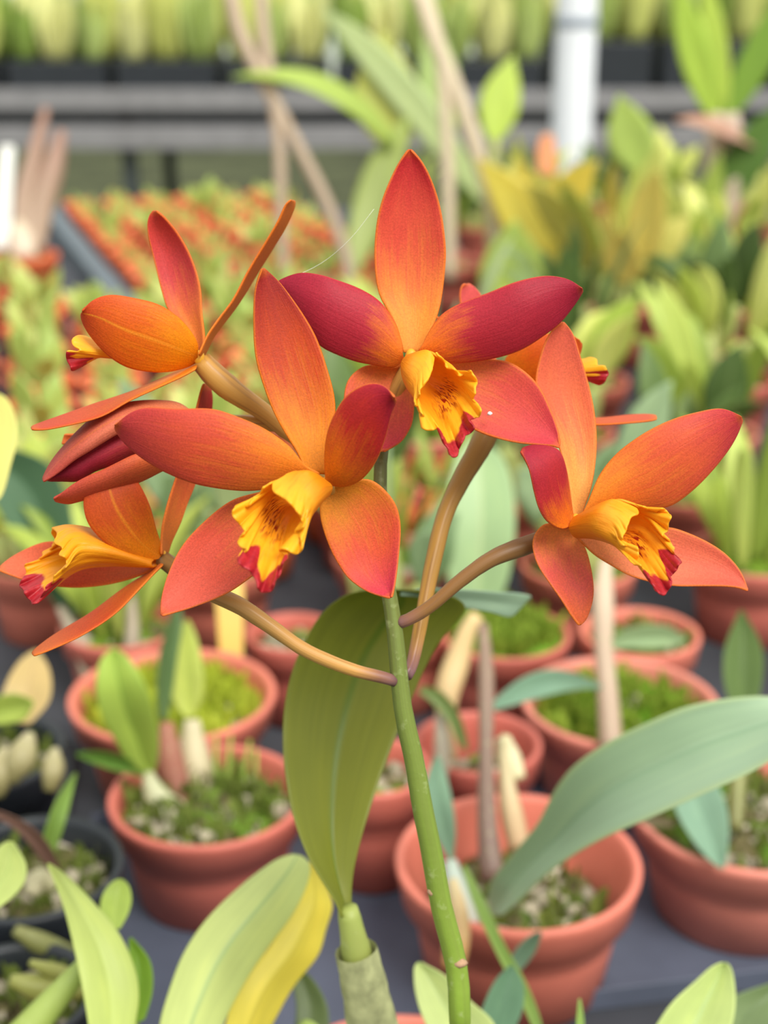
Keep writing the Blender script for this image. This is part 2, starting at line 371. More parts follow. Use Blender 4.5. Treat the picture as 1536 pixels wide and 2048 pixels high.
# ------------------------------------------------------------------ benches
GALV = plain_mat('galvanised_steel', (136, 134, 136), 0.5, 0.4, 0.12, 14.0)
DKST = plain_mat('dark_painted_steel', (58, 64, 66), 0.6, 0.4, 0.2, 14.0)
def bench(label, x0, x1, y0, y1, top, leg_x, rails=False):
    b = thing('greenhouse_bench', label, 'bench', ((x0 + x1) / 2, (y0 + y1) / 2, 0))
    box('bench_top', (x0, y0, top - 0.03), (x1, y1, top), plain_mat('bench_top_panel', (62, 64, 70), 0.7, 0.3, 0.3, 9.0), b)
    box('front_rail', (x0, y0 - 0.03, top - (0.078 if rails else 0.045)), (x1, y0 - 0.001, top + 0.012), GALV, b, 0.004)
    if rails:
        box('lower_rail', (x0, y0 - 0.03, top - 0.24), (x1, y0 + 0.02, top - 0.140), GALV, b, 0.006)
        box('gap_shade_panel', (x0, y0 + 0.03, top - 0.22), (x1, y0 + 0.045, top - 0.031), BLACKP, b)  # added black sheet, stands in for the shaded underside seen between the rails
    for lx in leg_x:
        for ly in (y0 + 0.06, y1 - 0.06): box('leg', (lx - 0.03, ly - 0.03, 0.0), (lx + 0.03, ly + 0.03, top - 0.03), DKST, b, 0.003)
    return b
bench('near greenhouse bench carrying the orchids and their terracotta pots', -1.35, 1.35, 0.22, 3.30, Z0 - 0.002, (-1.2, 0, 1.2))
FBZ = 0.78; FBY = 6.3
bench('far greenhouse bench with grey rails and black trays across the aisle', -4.2, 4.2, FBY, FBY + 1.3, FBZ, (-3.6, -2.4, -1.12, -0.0, 1.3, 2.6, 3.8), True)
# ------------------------------------------------------------------ THE ORCHID in bloom
pc = G(800, 2265, Z0 + POTH)
orchid = thing('potted_orchid', 'orange and crimson orchid in bloom with yellow ruffled lips, in the front terracotta pot', 'orchid', (pc.x, pc.y, Z0))
lathe('pot', pot_prof(0.062, 0.062), terra(1), orchid, (pc.x, pc.y, Z0), 48)
soil(orchid, (pc.x, pc.y, Z0), 0.055, 0.052, mix_mat(0.4), 3)
STEMC = stem_mat((152, 186, 64), (104, 106, 60))
@cached
def pedicel_mat(c0, c1):
    k = NT('pedicel'); uv, u, v = uvnodes(k)
    mp = k.n('Mapping'); mp.inputs['Scale'].default_value = (1.5, 9, 1); k.l(uv, mp.inputs[0]); st = k.noise(mp.outputs[0], 1.0, 2)
    c = k.ramp(k.math('ADD', u, k.math('MULTIPLY', k.math('SUBTRACT', st, 0.5), 0.12)), [(0.0, lin((128, 92, 96))), (0.07, lin((150, 104, 84))), (0.16, lin(c0)), (1.0, lin(c1))])
    c = k.mix(k.rng(st, 0.54, 0.66, 0, 0.5), c, lin((132, 92, 60)))
    return k.finish(c, 0.4, 0.4, 0.1, st, 0.0003)
PEDC = pedicel_mat((208, 156, 84), (204, 152, 72)); PEDG = pedicel_mat((200, 148, 68), (146, 110, 52)); PEDD = pedicel_mat((152, 108, 62), (126, 92, 54)); PEDL = pedicel_mat((210, 156, 84), (150, 114, 66))
k_ = FPX
def pxr(w, d): return w * 0.5 * d / k_
st = [(920, 2048, .362), (914, 1939, .358), (882, 1808, .353), (862, 1698, .349), (844, 1610, .346), (829, 1523, .344), (809, 1435, .342), (800, 1369, .341), (792, 1282, .340), (783, 1216, .340), (772, 1150, .340), (764, 1060, .341), (760, 950, .343), (766, 880, .345)]
fst = tube('flower_stem', [Vector((pc.x + .018, pc.y + .004, Z0 + .046)), Vector((pc.x + .022, pc.y - .018, Z0 + .10))] + [U(*p) for p in st], [pxr(w, .347) for w in (40, 40, 39, 38, 41, 41, 40, 42, 45, 46, 44, 42, 38, 32, 28, 26)], STEMC, orchid, 60, 18, True, 0, 0.02)
BRACT = plain_mat('dry_bract', (176, 140, 112), 0.8, 0.2, 0.3, 300.0)
for (x, y, d, s) in ((868, 1784, .3505, .72), (920, 1926, .3550, .8)):
    c = U(x, y, d); q = random.Random(int(x)); V, Fc = [], []
    for i in range(7):
        for j in range(8):
            a = math.pi * i / 6; b = 2 * math.pi * j / 8; r = s * 0.0015 * (1 + 0.3 * q.random())
            V.append(c + RT * (r * 1.5 * math.sin(a) * math.cos(b)) + FW * (r * 0.7 * math.sin(a) * math.sin(b)) + UP * (r * 0.9 * math.cos(a)))
    mk('bract', V, [(i * 8 + j, i * 8 + (j + 1) % 8, (i + 1) * 8 + (j + 1) % 8, (i + 1) * 8 + j) for i in range(6) for j in range(8)], BRACT, fst, c)
def pedicel(pts, ws, mat=PEDC, n=34):
    d = sum(p[2] for p in pts) / len(pts)
    return tube('pedicel', [U(*p) for p in pts], [pxr(w, d) for w in ws], mat, orchid, n, 14, True, 0, 0.03)
# from the stem out to each flower
pedicel([(790, 1362, .340), (770, 1356, .339), (700, 1338, .337), (610, 1300, .335), (540, 1252, .334), (480, 1212, .334), (430, 1188, .336), (370, 1150, .341), (326, 1119, .346)], [24, 26, 27, 28, 31, 34, 36, 38, 36], PEDL)     # lower left
pedicel([(795, 1246, .340), (815, 1240, .339), (860, 1213, .338), (920, 1162, .337), (985, 1117, .337), (1060, 1088, .339), (1120, 1066, .342), (1150, 1052, .340)], [24, 26, 27, 29, 34, 38, 34, 20], PEDD)                                                   # right
pedicel([(814, 1352, .343), (824, 1330, .346), (845, 1230, .352), (865, 1130, .356), (890, 1030, .360), (925, 955, .364), (958, 898, .366), (985, 838, .368), (995, 800, .368)], [22, 26, 29, 32, 34, 36, 42, 50, 44], PEDG)            # behind
pedicel([(768, 1010, .343), (700, 960, .346), (640, 905, .347), (585, 872, .347), (530, 826, .345), (470, 785, .343), (430, 752, .342), (402, 722, .342)], [24, 26, 27, 29, 33, 40, 50, 44], PEDC)                                       # upper left
pedicel([(768, 1030, .345), (690, 930, .350), (630, 872, .350), (570, 852, .349), (500, 846, .348), (440, 850, .346), (390, 868, .344)], [20, 22, 24, 28, 30, 34, 40], PEDC)                                                            # bud
pedicel([(764, 1090, .343), (740, 1050, .338), (690, 1010, .332), (655, 972, .321)], [26, 28, 32, 26], PEDC)                                                                                                                          # front left
pedicel([(766, 890, .345), (772, 850, .346), (790, 790, .343), (818, 728, .338)], [26, 28, 34, 26], PEDC)                                                                                                                             # top
def flower(name, c, lab=None):
    """the small column at the flower's heart; petals, sepals and lip hang from it"""
    p = U(*c); r = pxr(30, c[2]); V = []
    for i in range(8):
        for j in range(10):
            a = math.pi * i / 7; b = 2 * math.pi * j / 10
            V.append(p + (RT * math.sin(a) * math.cos(b) * 0.8 + FW * math.sin(a) * math.sin(b) * 0.55 + UP * math.cos(a)) * r)
    o = mk(name, V, [(i * 10 + j, i * 10 + (j + 1) % 10, (i + 1) * 10 + (j + 1) % 10, (i + 1) * 10 + j) for i in range(7) for j in range(10)],
           plain_mat('flower_column', (236, 176, 50), 0.45, 0.4, 0.08, 200.0, 0.15), orchid, p)
    if lab: o['label'] = lab
    return o
# --- flower facing the camera at the top
f1 = flower('flower', (822, 712, .336), 'topmost open flower with crimson petals')
D1 = petal_mat((236, 150, 56), (224, 88, 64), (208, 52, 58))
P1 = petal_mat((232, 120, 36), (184, 46, 60), (160, 30, 54), (214, 90, 50), 0.0, 0.36)
S1 = petal_mat((234, 136, 60), (218, 84, 70), (210, 66, 76))
blade('sepal', [(806, 706), (803, 690), (785, 640), (757, 588), (748, 520), (752, 450), (765, 395), (789, 340), (805, 314), (818, 298)],
      [(844, 706), (850, 692), (866, 655), (881, 612), (892, 528), (892, 488), (882, 417), (864, 360), (842, 320), (821, 298)], [.337, .338, .335, .331], D1, f1, 0.0, 0.0022, wav=.0002)
blade('petal', [(806, 706), (803, 687), (792, 647), (761, 603), (721, 577), (668, 557), (642, 549), (602, 545), (560, 560), (546, 572)],
      [(808, 718), (800, 728), (783, 736), (748, 731), (708, 723), (655, 702), (637, 690), (592, 645), (556, 590), (546, 576)], [.336, .335, .334, .338], P1, f1, .003, -0.0028, wav=.0003, seed=1)
blade('petal', [(836, 700), (843, 694), (854, 670), (881, 630), (920, 606), (978, 584), (1031, 563), (1089, 551), (1129, 556), (1150, 566), (1166, 577)],
      [(838, 712), (860, 722), (889, 727), (943, 725), (996, 716), (1044, 700), (1093, 669), (1120, 647), (1146, 614), (1158, 595), (1166, 580)], [.335, .333, .331, .334], P1, f1, .004, -0.0028, wav=.0003, seed=2)
blade('sepal', [(836, 722), (860, 726), (894, 727), (943, 721), (991, 718), (1031, 729), (1075, 767), (1102, 820), (1117, 864), (1120, 892)],
      [(830, 728), (842, 752), (885, 810), (915, 842), (949, 861), (978, 873), (1031, 886), (1089, 891), (1110, 892), (1119, 896)], [.338, .338, .336, .334], S1, f1, -.001, 0.0020, seed=3)
blade('sepal', [(808, 728), (792, 734), (760, 732), (730, 731), (699, 754), (688, 785), (690, 830), (715, 872), (745, 896), (766, 902)],
      [(814, 730), (818, 750), (826, 780), (829, 811), (825, 847), (815, 868), (805, 882), (790, 892), (778, 898), (768, 903)], [.339, .340, .338, .336], S1, f1, .001, 0.0018, seed=4)
LIP = lip_mat()
def t_in(*a): return list(a)
loft('lip', [
    [(0, 812, 712, .331), (.25, 803, 728, .330), (.5, 812, 746, .333), (.75, 824, 738, .336), (1, 822, 716, .336)],
    [(0, 846, 702, .324), (.12, 822, 716, .321), (.25, 806, 744, .321), (.38, 818, 778, .325), (.5, 850, 790, .331), (.7, 886, 768, .333), (.85, 884, 728, .331), (1, 856, 703, .327)],
    [(0, 858, 702, .322), (.12, 846, 732, .317), (.25, 828, 768, .316), (.36, 832, 800, .318), (.5, 868, 818, .325), (.7, 918, 784, .327), (.85, 912, 744, .326), (1, 876, 712, .325)],
    ring_t([(868, 716, .321), (866, 735, .317), (858, 757, .314), (842, 778, .313), (836, 796, .313), (827, 806, .314)], 0, .24)[:-1] +
    ring_t([(827, 806, .314), (831, 815, .314), (842, 812, .315), (840, 826, .314), (852, 836, .315), (844, 850, .313), (850, 860, .312), (866, 862, .312), (878, 856, .313), (884, 872, .311), (894, 896, .309), (907, 917, .308),
             (918, 903, .309), (926, 880, .311), (938, 868, .312), (948, 854, .312), (940, 842, .314), (950, 834, .314), (962, 832, .314), (958, 812, .316), (945, 796, .318), (952, 786, .318), (953, 762, .319), (946, 745, .320), (934, 744, .321), (922, 752, .322), (908, 742, .322), (896, 736, .322), (884, 718, .322), (870, 704, .322)], .24, 1)],
    LIP, f1, 150, 34, (.40, .70), (.46, .80), (2.6, .0013, 15))
# --- flower at the front left
f2 = flower('flower', (652, 968, .318), 'front left open flower, its lip turned down to the left')
blade('sepal', [(612, 946), (607, 937), (596, 909), (569, 866), (549, 830), (529, 780), (510, 713), (506, 630), (510, 575), (524, 536)],
      [(655, 950), (655, 900), (668, 855), (671, 802), (655, 736), (633, 674), (608, 630), (580, 590), (556, 560), (527, 535)], [.319, .322, .323, .322], petal_mat((222, 132, 22), (194, 68, 26), (160, 42, 38), (226, 124, 26)), f2, .002, 0.0012, seed=5)
P2L = petal_mat((236, 138, 42), (210, 80, 52), (192, 60, 62))
blade('petal', [(640, 946), (610, 930), (580, 893), (530, 857), (476, 833), (426, 817), (355, 817), (290, 814), (262, 824), (228, 850)],
      [(640, 966), (600, 966), (563, 970), (525, 980), (492, 983), (437, 978), (383, 967), (323, 942), (273, 909), (242, 878), (229, 854)], [.319, .314, .312, .316], P2L, f2, .005, -0.0025, wav=.0003, seed=6)
P2R = petal_mat((226, 120, 24), (192, 46, 40), (166, 30, 52))
blade('petal', [(650, 965), (650, 948), (649, 904), (655, 860), (671, 822), (694, 789), (727, 769), (754, 766), (775, 776), (790, 795)],
      [(662, 968), (680, 973), (704, 970), (730, 954), (754, 921), (771, 877), (782, 827), (788, 812), (791, 804), (792, 798)], [.318, .312, .306, .302], P2R, f2, .004, -0.0026, wav=.0002, seed=7)
S2R = petal_mat((224, 138, 40), (222, 88, 56), (210, 62, 80))
blade('sepal', [(642, 985), (639, 1008), (642, 1046), (661, 1101), (678, 1132), (694, 1155), (712, 1170), (733, 1183), (760, 1192), (781, 1196)],
      [(672, 973), (700, 962), (738, 958), (765, 974), (792, 1008), (802, 1052), (798, 1112), (793, 1150), (788, 1178), (783, 1196)], [.321, .322, .322, .320], S2R, f2, .000, 0.0022, seed=8)
S2L = petal_mat((232, 132, 62), (222, 88, 66), (224, 100, 80))
blade('sepal', [(622, 985), (580, 975), (540, 980), (503, 987), (459, 1002), (404, 1046), (361, 1095), (333, 1155), (321, 1205), (321, 1231)],
      [(640, 1000), (634, 1013), (601, 1068), (572, 1100), (547, 1122), (503, 1155), (454, 1188), (383, 1216), (345, 1226), (323, 1232)], [.322, .324, .324, .322], S2L, f2, -.002, 0.0022, seed=9)
loft('lip', [
    [(0, 650, 962, .313), (.25, 664, 974, .312), (.5, 655, 993, .315), (.75, 642, 986, .318), (1, 644, 966, .318)],
    [(0, 592, 944, .305), (.12, 622, 946, .302), (.26, 648, 986, .302), (.38, 632, 1016, .306), (.5, 604, 1018, .312), (.7, 572, 1000, .314), (.85, 570, 966, .312), (1, 584, 946, .308)],
    [(0, 566, 954, .302), (.12, 596, 972, .298), (.26, 622, 1012, .297), (.38, 616, 1040, .300), (.5, 584, 1046, .307), (.7, 540, 1018, .309), (.85, 542, 984, .308), (1, 562, 958, .305)],
    ring_t([(544, 966, .301), (546, 984, .298), (562, 994, .296), (578, 1006, .294), (592, 1022, .294), (601, 1036, .294), (608, 1050, .295)], 0, .24)[:-1] +
    ring_t([(608, 1050, .295), (604, 1060, .295), (591, 1062, .296), (590, 1072, .296), (603, 1080, .295), (603, 1096, .294), (592, 1108, .293), (572, 1102, .294), (558, 1100, .295), (572, 1112, .293), (568, 1125, .292), (556, 1150, .290), (546, 1175, .289), (535, 1185, .289),
             (514, 1178, .289), (511, 1160, .290), (500, 1144, .291), (484, 1134, .292), (471, 1118, .293), (482, 1110, .294), (494, 1104, .295), (480, 1094, .296), (477, 1076, .298), (492, 1066, .299), (484, 1056, .300), (472, 1042, .300), (464, 1024, .301), (468, 1012, .301), (480, 1010, .302), (494, 1014, .302), (502, 1002, .302), (516, 986, .302), (542, 966, .302)], .24, 1)],
    LIP, f2, 150, 34, (.41, .72), (.50, .84), (2.6, .0013, 15))
# --- flower at the right
f3 = flower('flower', (1152, 1042, .333), 'right hand open flower turned towards the right')
D3 = petal_mat((240, 166, 80), (230, 112, 72), (220, 98, 76))
blade('sepal', [(1146, 1034), (1143, 1015), (1138, 975), (1127, 925), (1108, 870), (1080, 815), (1070, 764), (1075, 730), (1087, 690), (1104, 660), (1124, 643)],
      [(1164, 1034), (1170, 1012), (1182, 979), (1190, 937), (1194, 884), (1190, 826), (1177, 764), (1162, 714), (1146, 666), (1128, 643)], [.334, .337, .338, .336], D3, f3, .002, 0.0020, seed=10)
P3 = petal_mat((240, 146, 48), (222, 94, 56), (192, 56, 62))
blade('petal', [(1162, 1032), (1177, 1000), (1198, 950), (1231, 908), (1273, 875), (1314, 851), (1355, 834), (1397, 823), (1438, 816), (1462, 822), (1484, 833)],
      [(1166, 1042), (1200, 1034), (1250, 1024), (1290, 1020), (1339, 1014), (1380, 987), (1422, 946), (1455, 904), (1472, 875), (1480, 855), (1485, 838)], [.333, .330, .328, .332], P3, f3, .004, -0.0026, wav=.0003, seed=11)
P3L = petal_mat((228, 116, 28), (182, 44, 50), (166, 36, 56), (214, 90, 50), 0.0, 0.44)
blade('petal', [(1146, 1050), (1124, 1059), (1095, 1045), (1078, 1020), (1066, 979), (1058, 940), (1050, 920), (1044, 908), (1041, 902)],
      [(1150, 1044), (1146, 1030), (1140, 990), (1133, 940), (1120, 902), (1100, 892), (1078, 890), (1058, 892), (1043, 899)], [.332, .326, .322, .322], P3L, f3, .006, -0.0015, wav=.0003, seed=12)
S3 = petal_mat((232, 136, 64), (222, 92, 80), (232, 110, 62))
blade('sepal', [(1136, 1052), (1110, 1048), (1088, 1048), (1070, 1066), (1064, 1091), (1074, 1128), (1095, 1161), (1124, 1202), (1142, 1230), (1159, 1251)],
      [(1144, 1056), (1150, 1070), (1169, 1091), (1182, 1132), (1188, 1173), (1186, 1202), (1177, 1231), (1170, 1243), (1161, 1251)], [.335, .334, .332, .331], S3, f3, .002, 0.0018, seed=13)
S3R = petal_mat((238, 146, 84), (232, 116, 84), (222, 98, 78))
blade('sepal', [(1156, 1056), (1200, 1054), (1273, 1056), (1339, 1054), (1368, 1062), (1413, 1082), (1451, 1107), (1480, 1140), (1496, 1178)],
      [(1152, 1072), (1169, 1091), (1190, 1111), (1223, 1132), (1256, 1151), (1302, 1165), (1351, 1173), (1397, 1173), (1451, 1173), (1480, 1176), (1497, 1182)], [.336, .338, .338, .336], S3R, f3, -.002, 0.0020, seed=14)
loft('lip', [
    [(0, 1146, 1036, .329), (.25, 1138, 1056, .328), (.5, 1150, 1074, .331), (.75, 1164, 1062, .334), (1, 1160, 1038, .333)],
    [(0, 1222, 1000, .323), (.14, 1196, 1022, .319), (.28, 1184, 1058, .320), (.40, 1196, 1078, .324), (.52, 1226, 1076, .330), (.7, 1246, 1046, .331), (.85, 1246, 1014, .329), (1, 1232, 1000, .325)],
    [(0, 1254, 1008, .322), (.14, 1236, 1036, .316), (.28, 1222, 1072, .316), (.40, 1232, 1092, .319), (.52, 1262, 1092, .326), (.7, 1294, 1054, .327), (.85, 1284, 1022, .326), (1, 1262, 1006, .324)],
    ring_t([(1274, 1018, .321), (1278, 1028, .318), (1264, 1034, .316), (1256, 1052, .314), (1248, 1072, .313), (1240, 1086, .313), (1242, 1094, .313)], 0, .24)[:-1] +
    ring_t([(1242, 1094, .313), (1256, 1092, .314), (1270, 1092, .314), (1280, 1102, .314), (1274, 1116, .313), (1268, 1130, .312), (1282, 1134, .311), (1292, 1140, .310), (1300, 1158, .309), (1312, 1180, .308), (1325, 1192, .308),
             (1340, 1178, .309), (1343, 1164, .311), (1346, 1146, .312), (1358, 1136, .313), (1363, 1126, .314), (1354, 1112, .316), (1346, 1104, .317), (1350, 1094, .318), (1340, 1084, .319), (1328, 1074, .320), (1336, 1056, .321), (1342, 1040, .321), (1338, 1022, .322), (1328, 1018, .322), (1314, 1024, .323), (1300, 1018, .323), (1276, 1014, .323)], .24, 1)],
    lip_mat((250, 180, 36), (238, 142, 22)), f3, 150, 34, (.40, .74), (.44, .66), (2.6, .0013, 15))
# --- flower at the upper left, turned away to the left
f5 = flower('flower', (398, 715, .340), 'upper left flower seen from behind with thread-thin edge-on sepals')
blade('petal', [(396, 706), (396, 688), (383, 663), (358, 634), (317, 608), (267, 595), (229, 589), (204, 592), (180, 604), (164, 622)],
      [(396, 722), (375, 734), (333, 745), (292, 744), (250, 734), (212, 709), (183, 676), (170, 655), (164, 640), (163, 626)], [.340, .335, .332, .331], petal_mat((238, 144, 18), (222, 100, 22), (206, 76, 34), (216, 92, 36), 0.75), f5, .004, -0.0022, seed=15)
blade('sepal', [(400, 704), (388, 686), (367, 655), (337, 622), (321, 576), (308, 522), (297, 478), (294, 446), (299, 428), (307, 420)],
      [(408, 700), (409, 672), (404, 625), (402, 580), (392, 538), (375, 497), (354, 463), (340, 446), (329, 434), (312, 421)], [.341, .345, .346, .344], petal_mat((230, 130, 56), (200, 68, 68), (208, 64, 54)), f5, -.003, 0.0025, seed=16)
blade('petal', [(396, 712), (414, 672), (440, 634), (465, 601), (498, 538), (531, 484), (556, 442), (573, 405), (583, 399)],
      [(408, 714), (424, 680), (444, 652), (479, 605), (512, 551), (546, 497), (571, 455), (591, 410), (590, 400)], [.341, .345, .346, .344], petal_mat((232, 128, 36), (214, 96, 34), (226, 118, 40)), f5, .015, 0.0, seed=17, nv=7)
blade('sepal', [(398, 724), (346, 747), (271, 780), (187, 808), (117, 833), (76, 848), (61, 855)],
      [(392, 738), (367, 752), (312, 777), (258, 802), (208, 831), (167, 844), (92, 859), (62, 859)], [.340, .338, .334, .332], petal_mat((234, 136, 36), (212, 88, 40), (208, 76, 48)), f5, -.013, 0.0, seed=18, nv=7)
loft('lip', [
    [(0, 270, 690, .342), (.25, 262, 704, .338), (.5, 270, 722, .340), (.75, 282, 712, .346), (1, 280, 694, .346)],
    [(0, 206, 684, .340), (.25, 200, 700, .336), (.5, 208, 714, .338), (.75, 218, 702, .344), (1, 214, 684, .344)],
    ring_t([(178, 678, .340), (164, 671, .338), (150, 672, .336), (143, 680, .334), (146, 692, .333), (160, 700, .333), (150, 702, .332), (134, 702, .332), (130, 712, .333), (138, 730, .334), (142, 743, .336), (158, 732, .339), (170, 726, .341), (176, 700, .343), (182, 682, .343)])],
    LIP, f5, 48, 14, (.42, .86), (2, 3), (1.0, .0006, 6), 0.22)
# --- flower at the lower left, seen from its side
f4 = flower('flower', (322, 1112, .345), 'lower left flower seen from its side with its lip to the left')
blade('petal', [(318, 1118), (284, 1121), (240, 1106), (202, 1079), (175, 1046), (166, 1008), (172, 980), (190, 955), (215, 940)],
      [(324, 1110), (322, 1090), (314, 1062), (301, 1013), (279, 967), (262, 950), (245, 942), (230, 938), (218, 939)], [.344, .338, .335, .337], petal_mat((232, 132, 20), (204, 84, 30), (196, 68, 36), (214, 90, 34), 0.6), f4, .003, -0.0020, seed=19)
blade('sepal', [(322, 1110), (323, 1062), (334, 1010), (350, 959), (372, 890), (393, 814), (402, 780), (408, 766)],
      [(334, 1112), (342, 1086), (361, 1046), (377, 1002), (391, 968), (410, 890), (424, 816), (423, 781), (414, 766)], [.346, .350, .352, .352], petal_mat((232, 130, 56), (216, 90, 58), (176, 46, 40)), f4, .008, 0.001, seed=20)
blade('sepal', [(316, 1118), (240, 1100), (180, 1086), (115, 1082), (82, 1085), (33, 1107), (10, 1124), (-2, 1137)],
      [(318, 1130), (284, 1150), (219, 1169), (153, 1176), (104, 1172), (60, 1164), (16, 1148), (-2, 1140)], [.347, .352, .352, .350], petal_mat((230, 120, 60), (222, 96, 58), (226, 112, 78)), f4, -.005, 0.0015, seed=21)
blade('petal', [(318, 1124), (295, 1145), (246, 1177), (180, 1226), (109, 1269), (72, 1297), (63, 1308)],
      [(328, 1128), (310, 1145), (284, 1173), (230, 1228), (164, 1271), (98, 1301), (66, 1312)], [.345, .341, .338, .336], petal_mat((232, 126, 44), (212, 82, 46), (224, 108, 50)), f4, -.013, 0.0, seed=22, nv=7)
loft('lip', [
    [(0, 312, 1118, .343), (.25, 304, 1126, .340), (.5, 308, 1134, .341), (.75, 318, 1128, .346), (1, 316, 1118, .346)],
    [(0, 196, 1062, .343), (.14, 206, 1080, .337), (.3, 214, 1106, .335), (.5, 206, 1132, .341), (.75, 200, 1106, .350), (1, 190, 1062, .347)],
    [(0, 138, 1050, .341), (.14, 146, 1070, .335), (.3, 160, 1104, .332), (.5, 148, 1144, .338), (.75, 128, 1110, .350), (1, 132, 1052, .346)],
    ring_t([(101, 1056, .341), (113, 1066, .336), (108, 1086, .332), (124, 1096, .330), (118, 1110, .329), (133, 1122, .328), (130, 1138, .328), (114, 1146, .328)], 0, .34)[:-1] +
    ring_t([(114, 1146, .328), (106, 1162, .328), (94, 1172, .329), (82, 1194, .331), (68, 1211, .333), (52, 1192, .336), (42, 1178, .338), (41, 1160, .341), (52, 1150, .343), (48, 1134, .345), (64, 1126, .346), (80, 1118, .347), (84, 1106, .348), (100, 1098, .348), (108, 1084, .348), (104, 1066, .346), (104, 1054, .344)], .34, 1)],
    lip_mat((246, 172, 28), (238, 146, 20)), f4, 130, 30, (.36, .72), (2, 3), (2.6, .0012, 13), 0.12)
# --- flower hidden behind, turned away to the right
f6 = flower('flower', (1000, 800, .367), 'half hidden flower behind the topmost one, turned away to the right')
blade('petal', [(1000, 790), (1000, 760), (1010, 718), (1040, 688), (1080, 672), (1110, 664), (1140, 668), (1160, 680)],
      [(1012, 800), (1040, 800), (1070, 790), (1110, 770), (1140, 745), (1155, 720), (1162, 700), (1163, 686)], [.366, .362, .360, .360], petal_mat((232, 128, 18), (216, 92, 20), (200, 76, 30)), f6, .003, -.002, seed=23)
blade('sepal', [(990, 796), (968, 740), (940, 670), (923, 620), (919, 590), (923, 572), (930, 567)],
      [(1002, 792), (996, 740), (984, 680), (975, 630), (965, 594), (950, 574), (936, 567)], [.368, .371, .372, .371], petal_mat((230, 130, 56), (212, 84, 76), (222, 92, 90)), f6, .004, .002, seed=24)
blade('petal', [(992, 790), (960, 730), (920, 680), (880, 640), (862, 625)], [(998, 796), (970, 740), (930, 688), (886, 648), (866, 628)], [.369, .373, .374], petal_mat((232, 128, 36), (214, 96, 34), (226, 118, 40)), f6, .012, 0, seed=25, nv=7)
blade('sepal', [(1004, 798), (1080, 820), (1150, 834), (1200, 836), (1260, 830), (1300, 829), (1314, 832)],
      [(1000, 810), (1080, 834), (1150, 848), (1200, 850), (1260, 846), (1300, 842), (1315, 838)], [.367, .364, .361, .360], petal_mat((234, 130, 40), (222, 100, 44), (216, 90, 56)), f6, -.012, 0, seed=26, nv=7)
loft('lip', [
    [(0, 1080, 730, .366), (.25, 1090, 742, .362), (.5, 1080, 760, .364), (.75, 1068, 748, .370), (1, 1072, 732, .370)],
    [(0, 1156, 722, .364), (.25, 1160, 738, .360), (.5, 1152, 756, .362), (.75, 1144, 740, .368), (1, 1148, 722, .368)],
    ring_t([(1180, 714, .363), (1194, 718, .361), (1196, 730, .359), (1210, 732, .358), (1217, 744, .358), (1214, 758, .359), (1202, 770, .361), (1188, 764, .364), (1176, 756, .366), (1172, 736, .367), (1174, 716, .367)])],
    LIP, f6, 44, 14, (.30, .75), (2, 3), (1.2, .0006, 6), 0.4)
# --- the opening bud at the left
bud = flower('flower_bud', (384, 872, .343), 'half open bud with striped coral sepals, behind the front left flower')
blade('sepal', [(400, 862), (385, 826), (360, 806), (333, 801), (283, 801), (233, 810), (187, 834), (146, 871), (104, 921), (90, 948), (85, 961)],
      [(395, 886), (350, 872), (300, 862), (250, 862), (215, 880), (180, 902), (150, 920), (120, 944), (100, 958), (86, 964)], [.342, .336, .334, .336], petal_mat((224, 130, 84), (216, 112, 86), (200, 82, 70), (206, 90, 66), 0.25), bud, -.006, -.004, seed=27)
blade('petal', [(398, 870), (340, 862), (280, 852), (233, 866), (190, 890), (150, 916), (115, 942), (92, 958)],
      [(396, 894), (340, 906), (290, 910), (267, 912), (215, 934), (187, 944), (158, 962), (125, 962), (94, 961)], [.343, .339, .337, .337], petal_mat((200, 90, 60), (176, 50, 64), (150, 30, 54), (160, 36, 54)), bud, .002, -.003, seed=28)
blade('petal', [(398, 880), (340, 900), (290, 916), (240, 938), (200, 954), (165, 968), (140, 976)],
      [(396, 896), (340, 924), (300, 936), (250, 956), (210, 972), (170, 980), (142, 979)], [.344, .345, .344, .342], petal_mat((180, 60, 50), (150, 34, 46), (120, 20, 40)), bud, .002, -.002, seed=29)
blade('sepal', [(398, 884), (330, 892), (267, 909), (240, 922), (208, 938), (175, 952), (146, 968), (122, 986), (106, 997)],
      [(396, 900), (360, 926), (325, 942), (290, 960), (250, 976), (187, 995), (150, 1005), (136, 1008), (108, 1001)], [.343, .336, .333, .334], petal_mat((216, 110, 52), (206, 88, 56), (202, 80, 64), (196, 76, 60)), bud, .005, -.0025, seed=30)
blade('sepal', [(398, 878), (330, 866), (260, 866), (200, 868), (150, 868), (128, 868)], [(396, 892), (330, 896), (260, 900), (200, 900), (150, 892), (122, 888)], [.347, .352, .354, .352], petal_mat((226, 120, 60), (214, 90, 60), (222, 104, 60)), bud, 0, .002, seed=31)
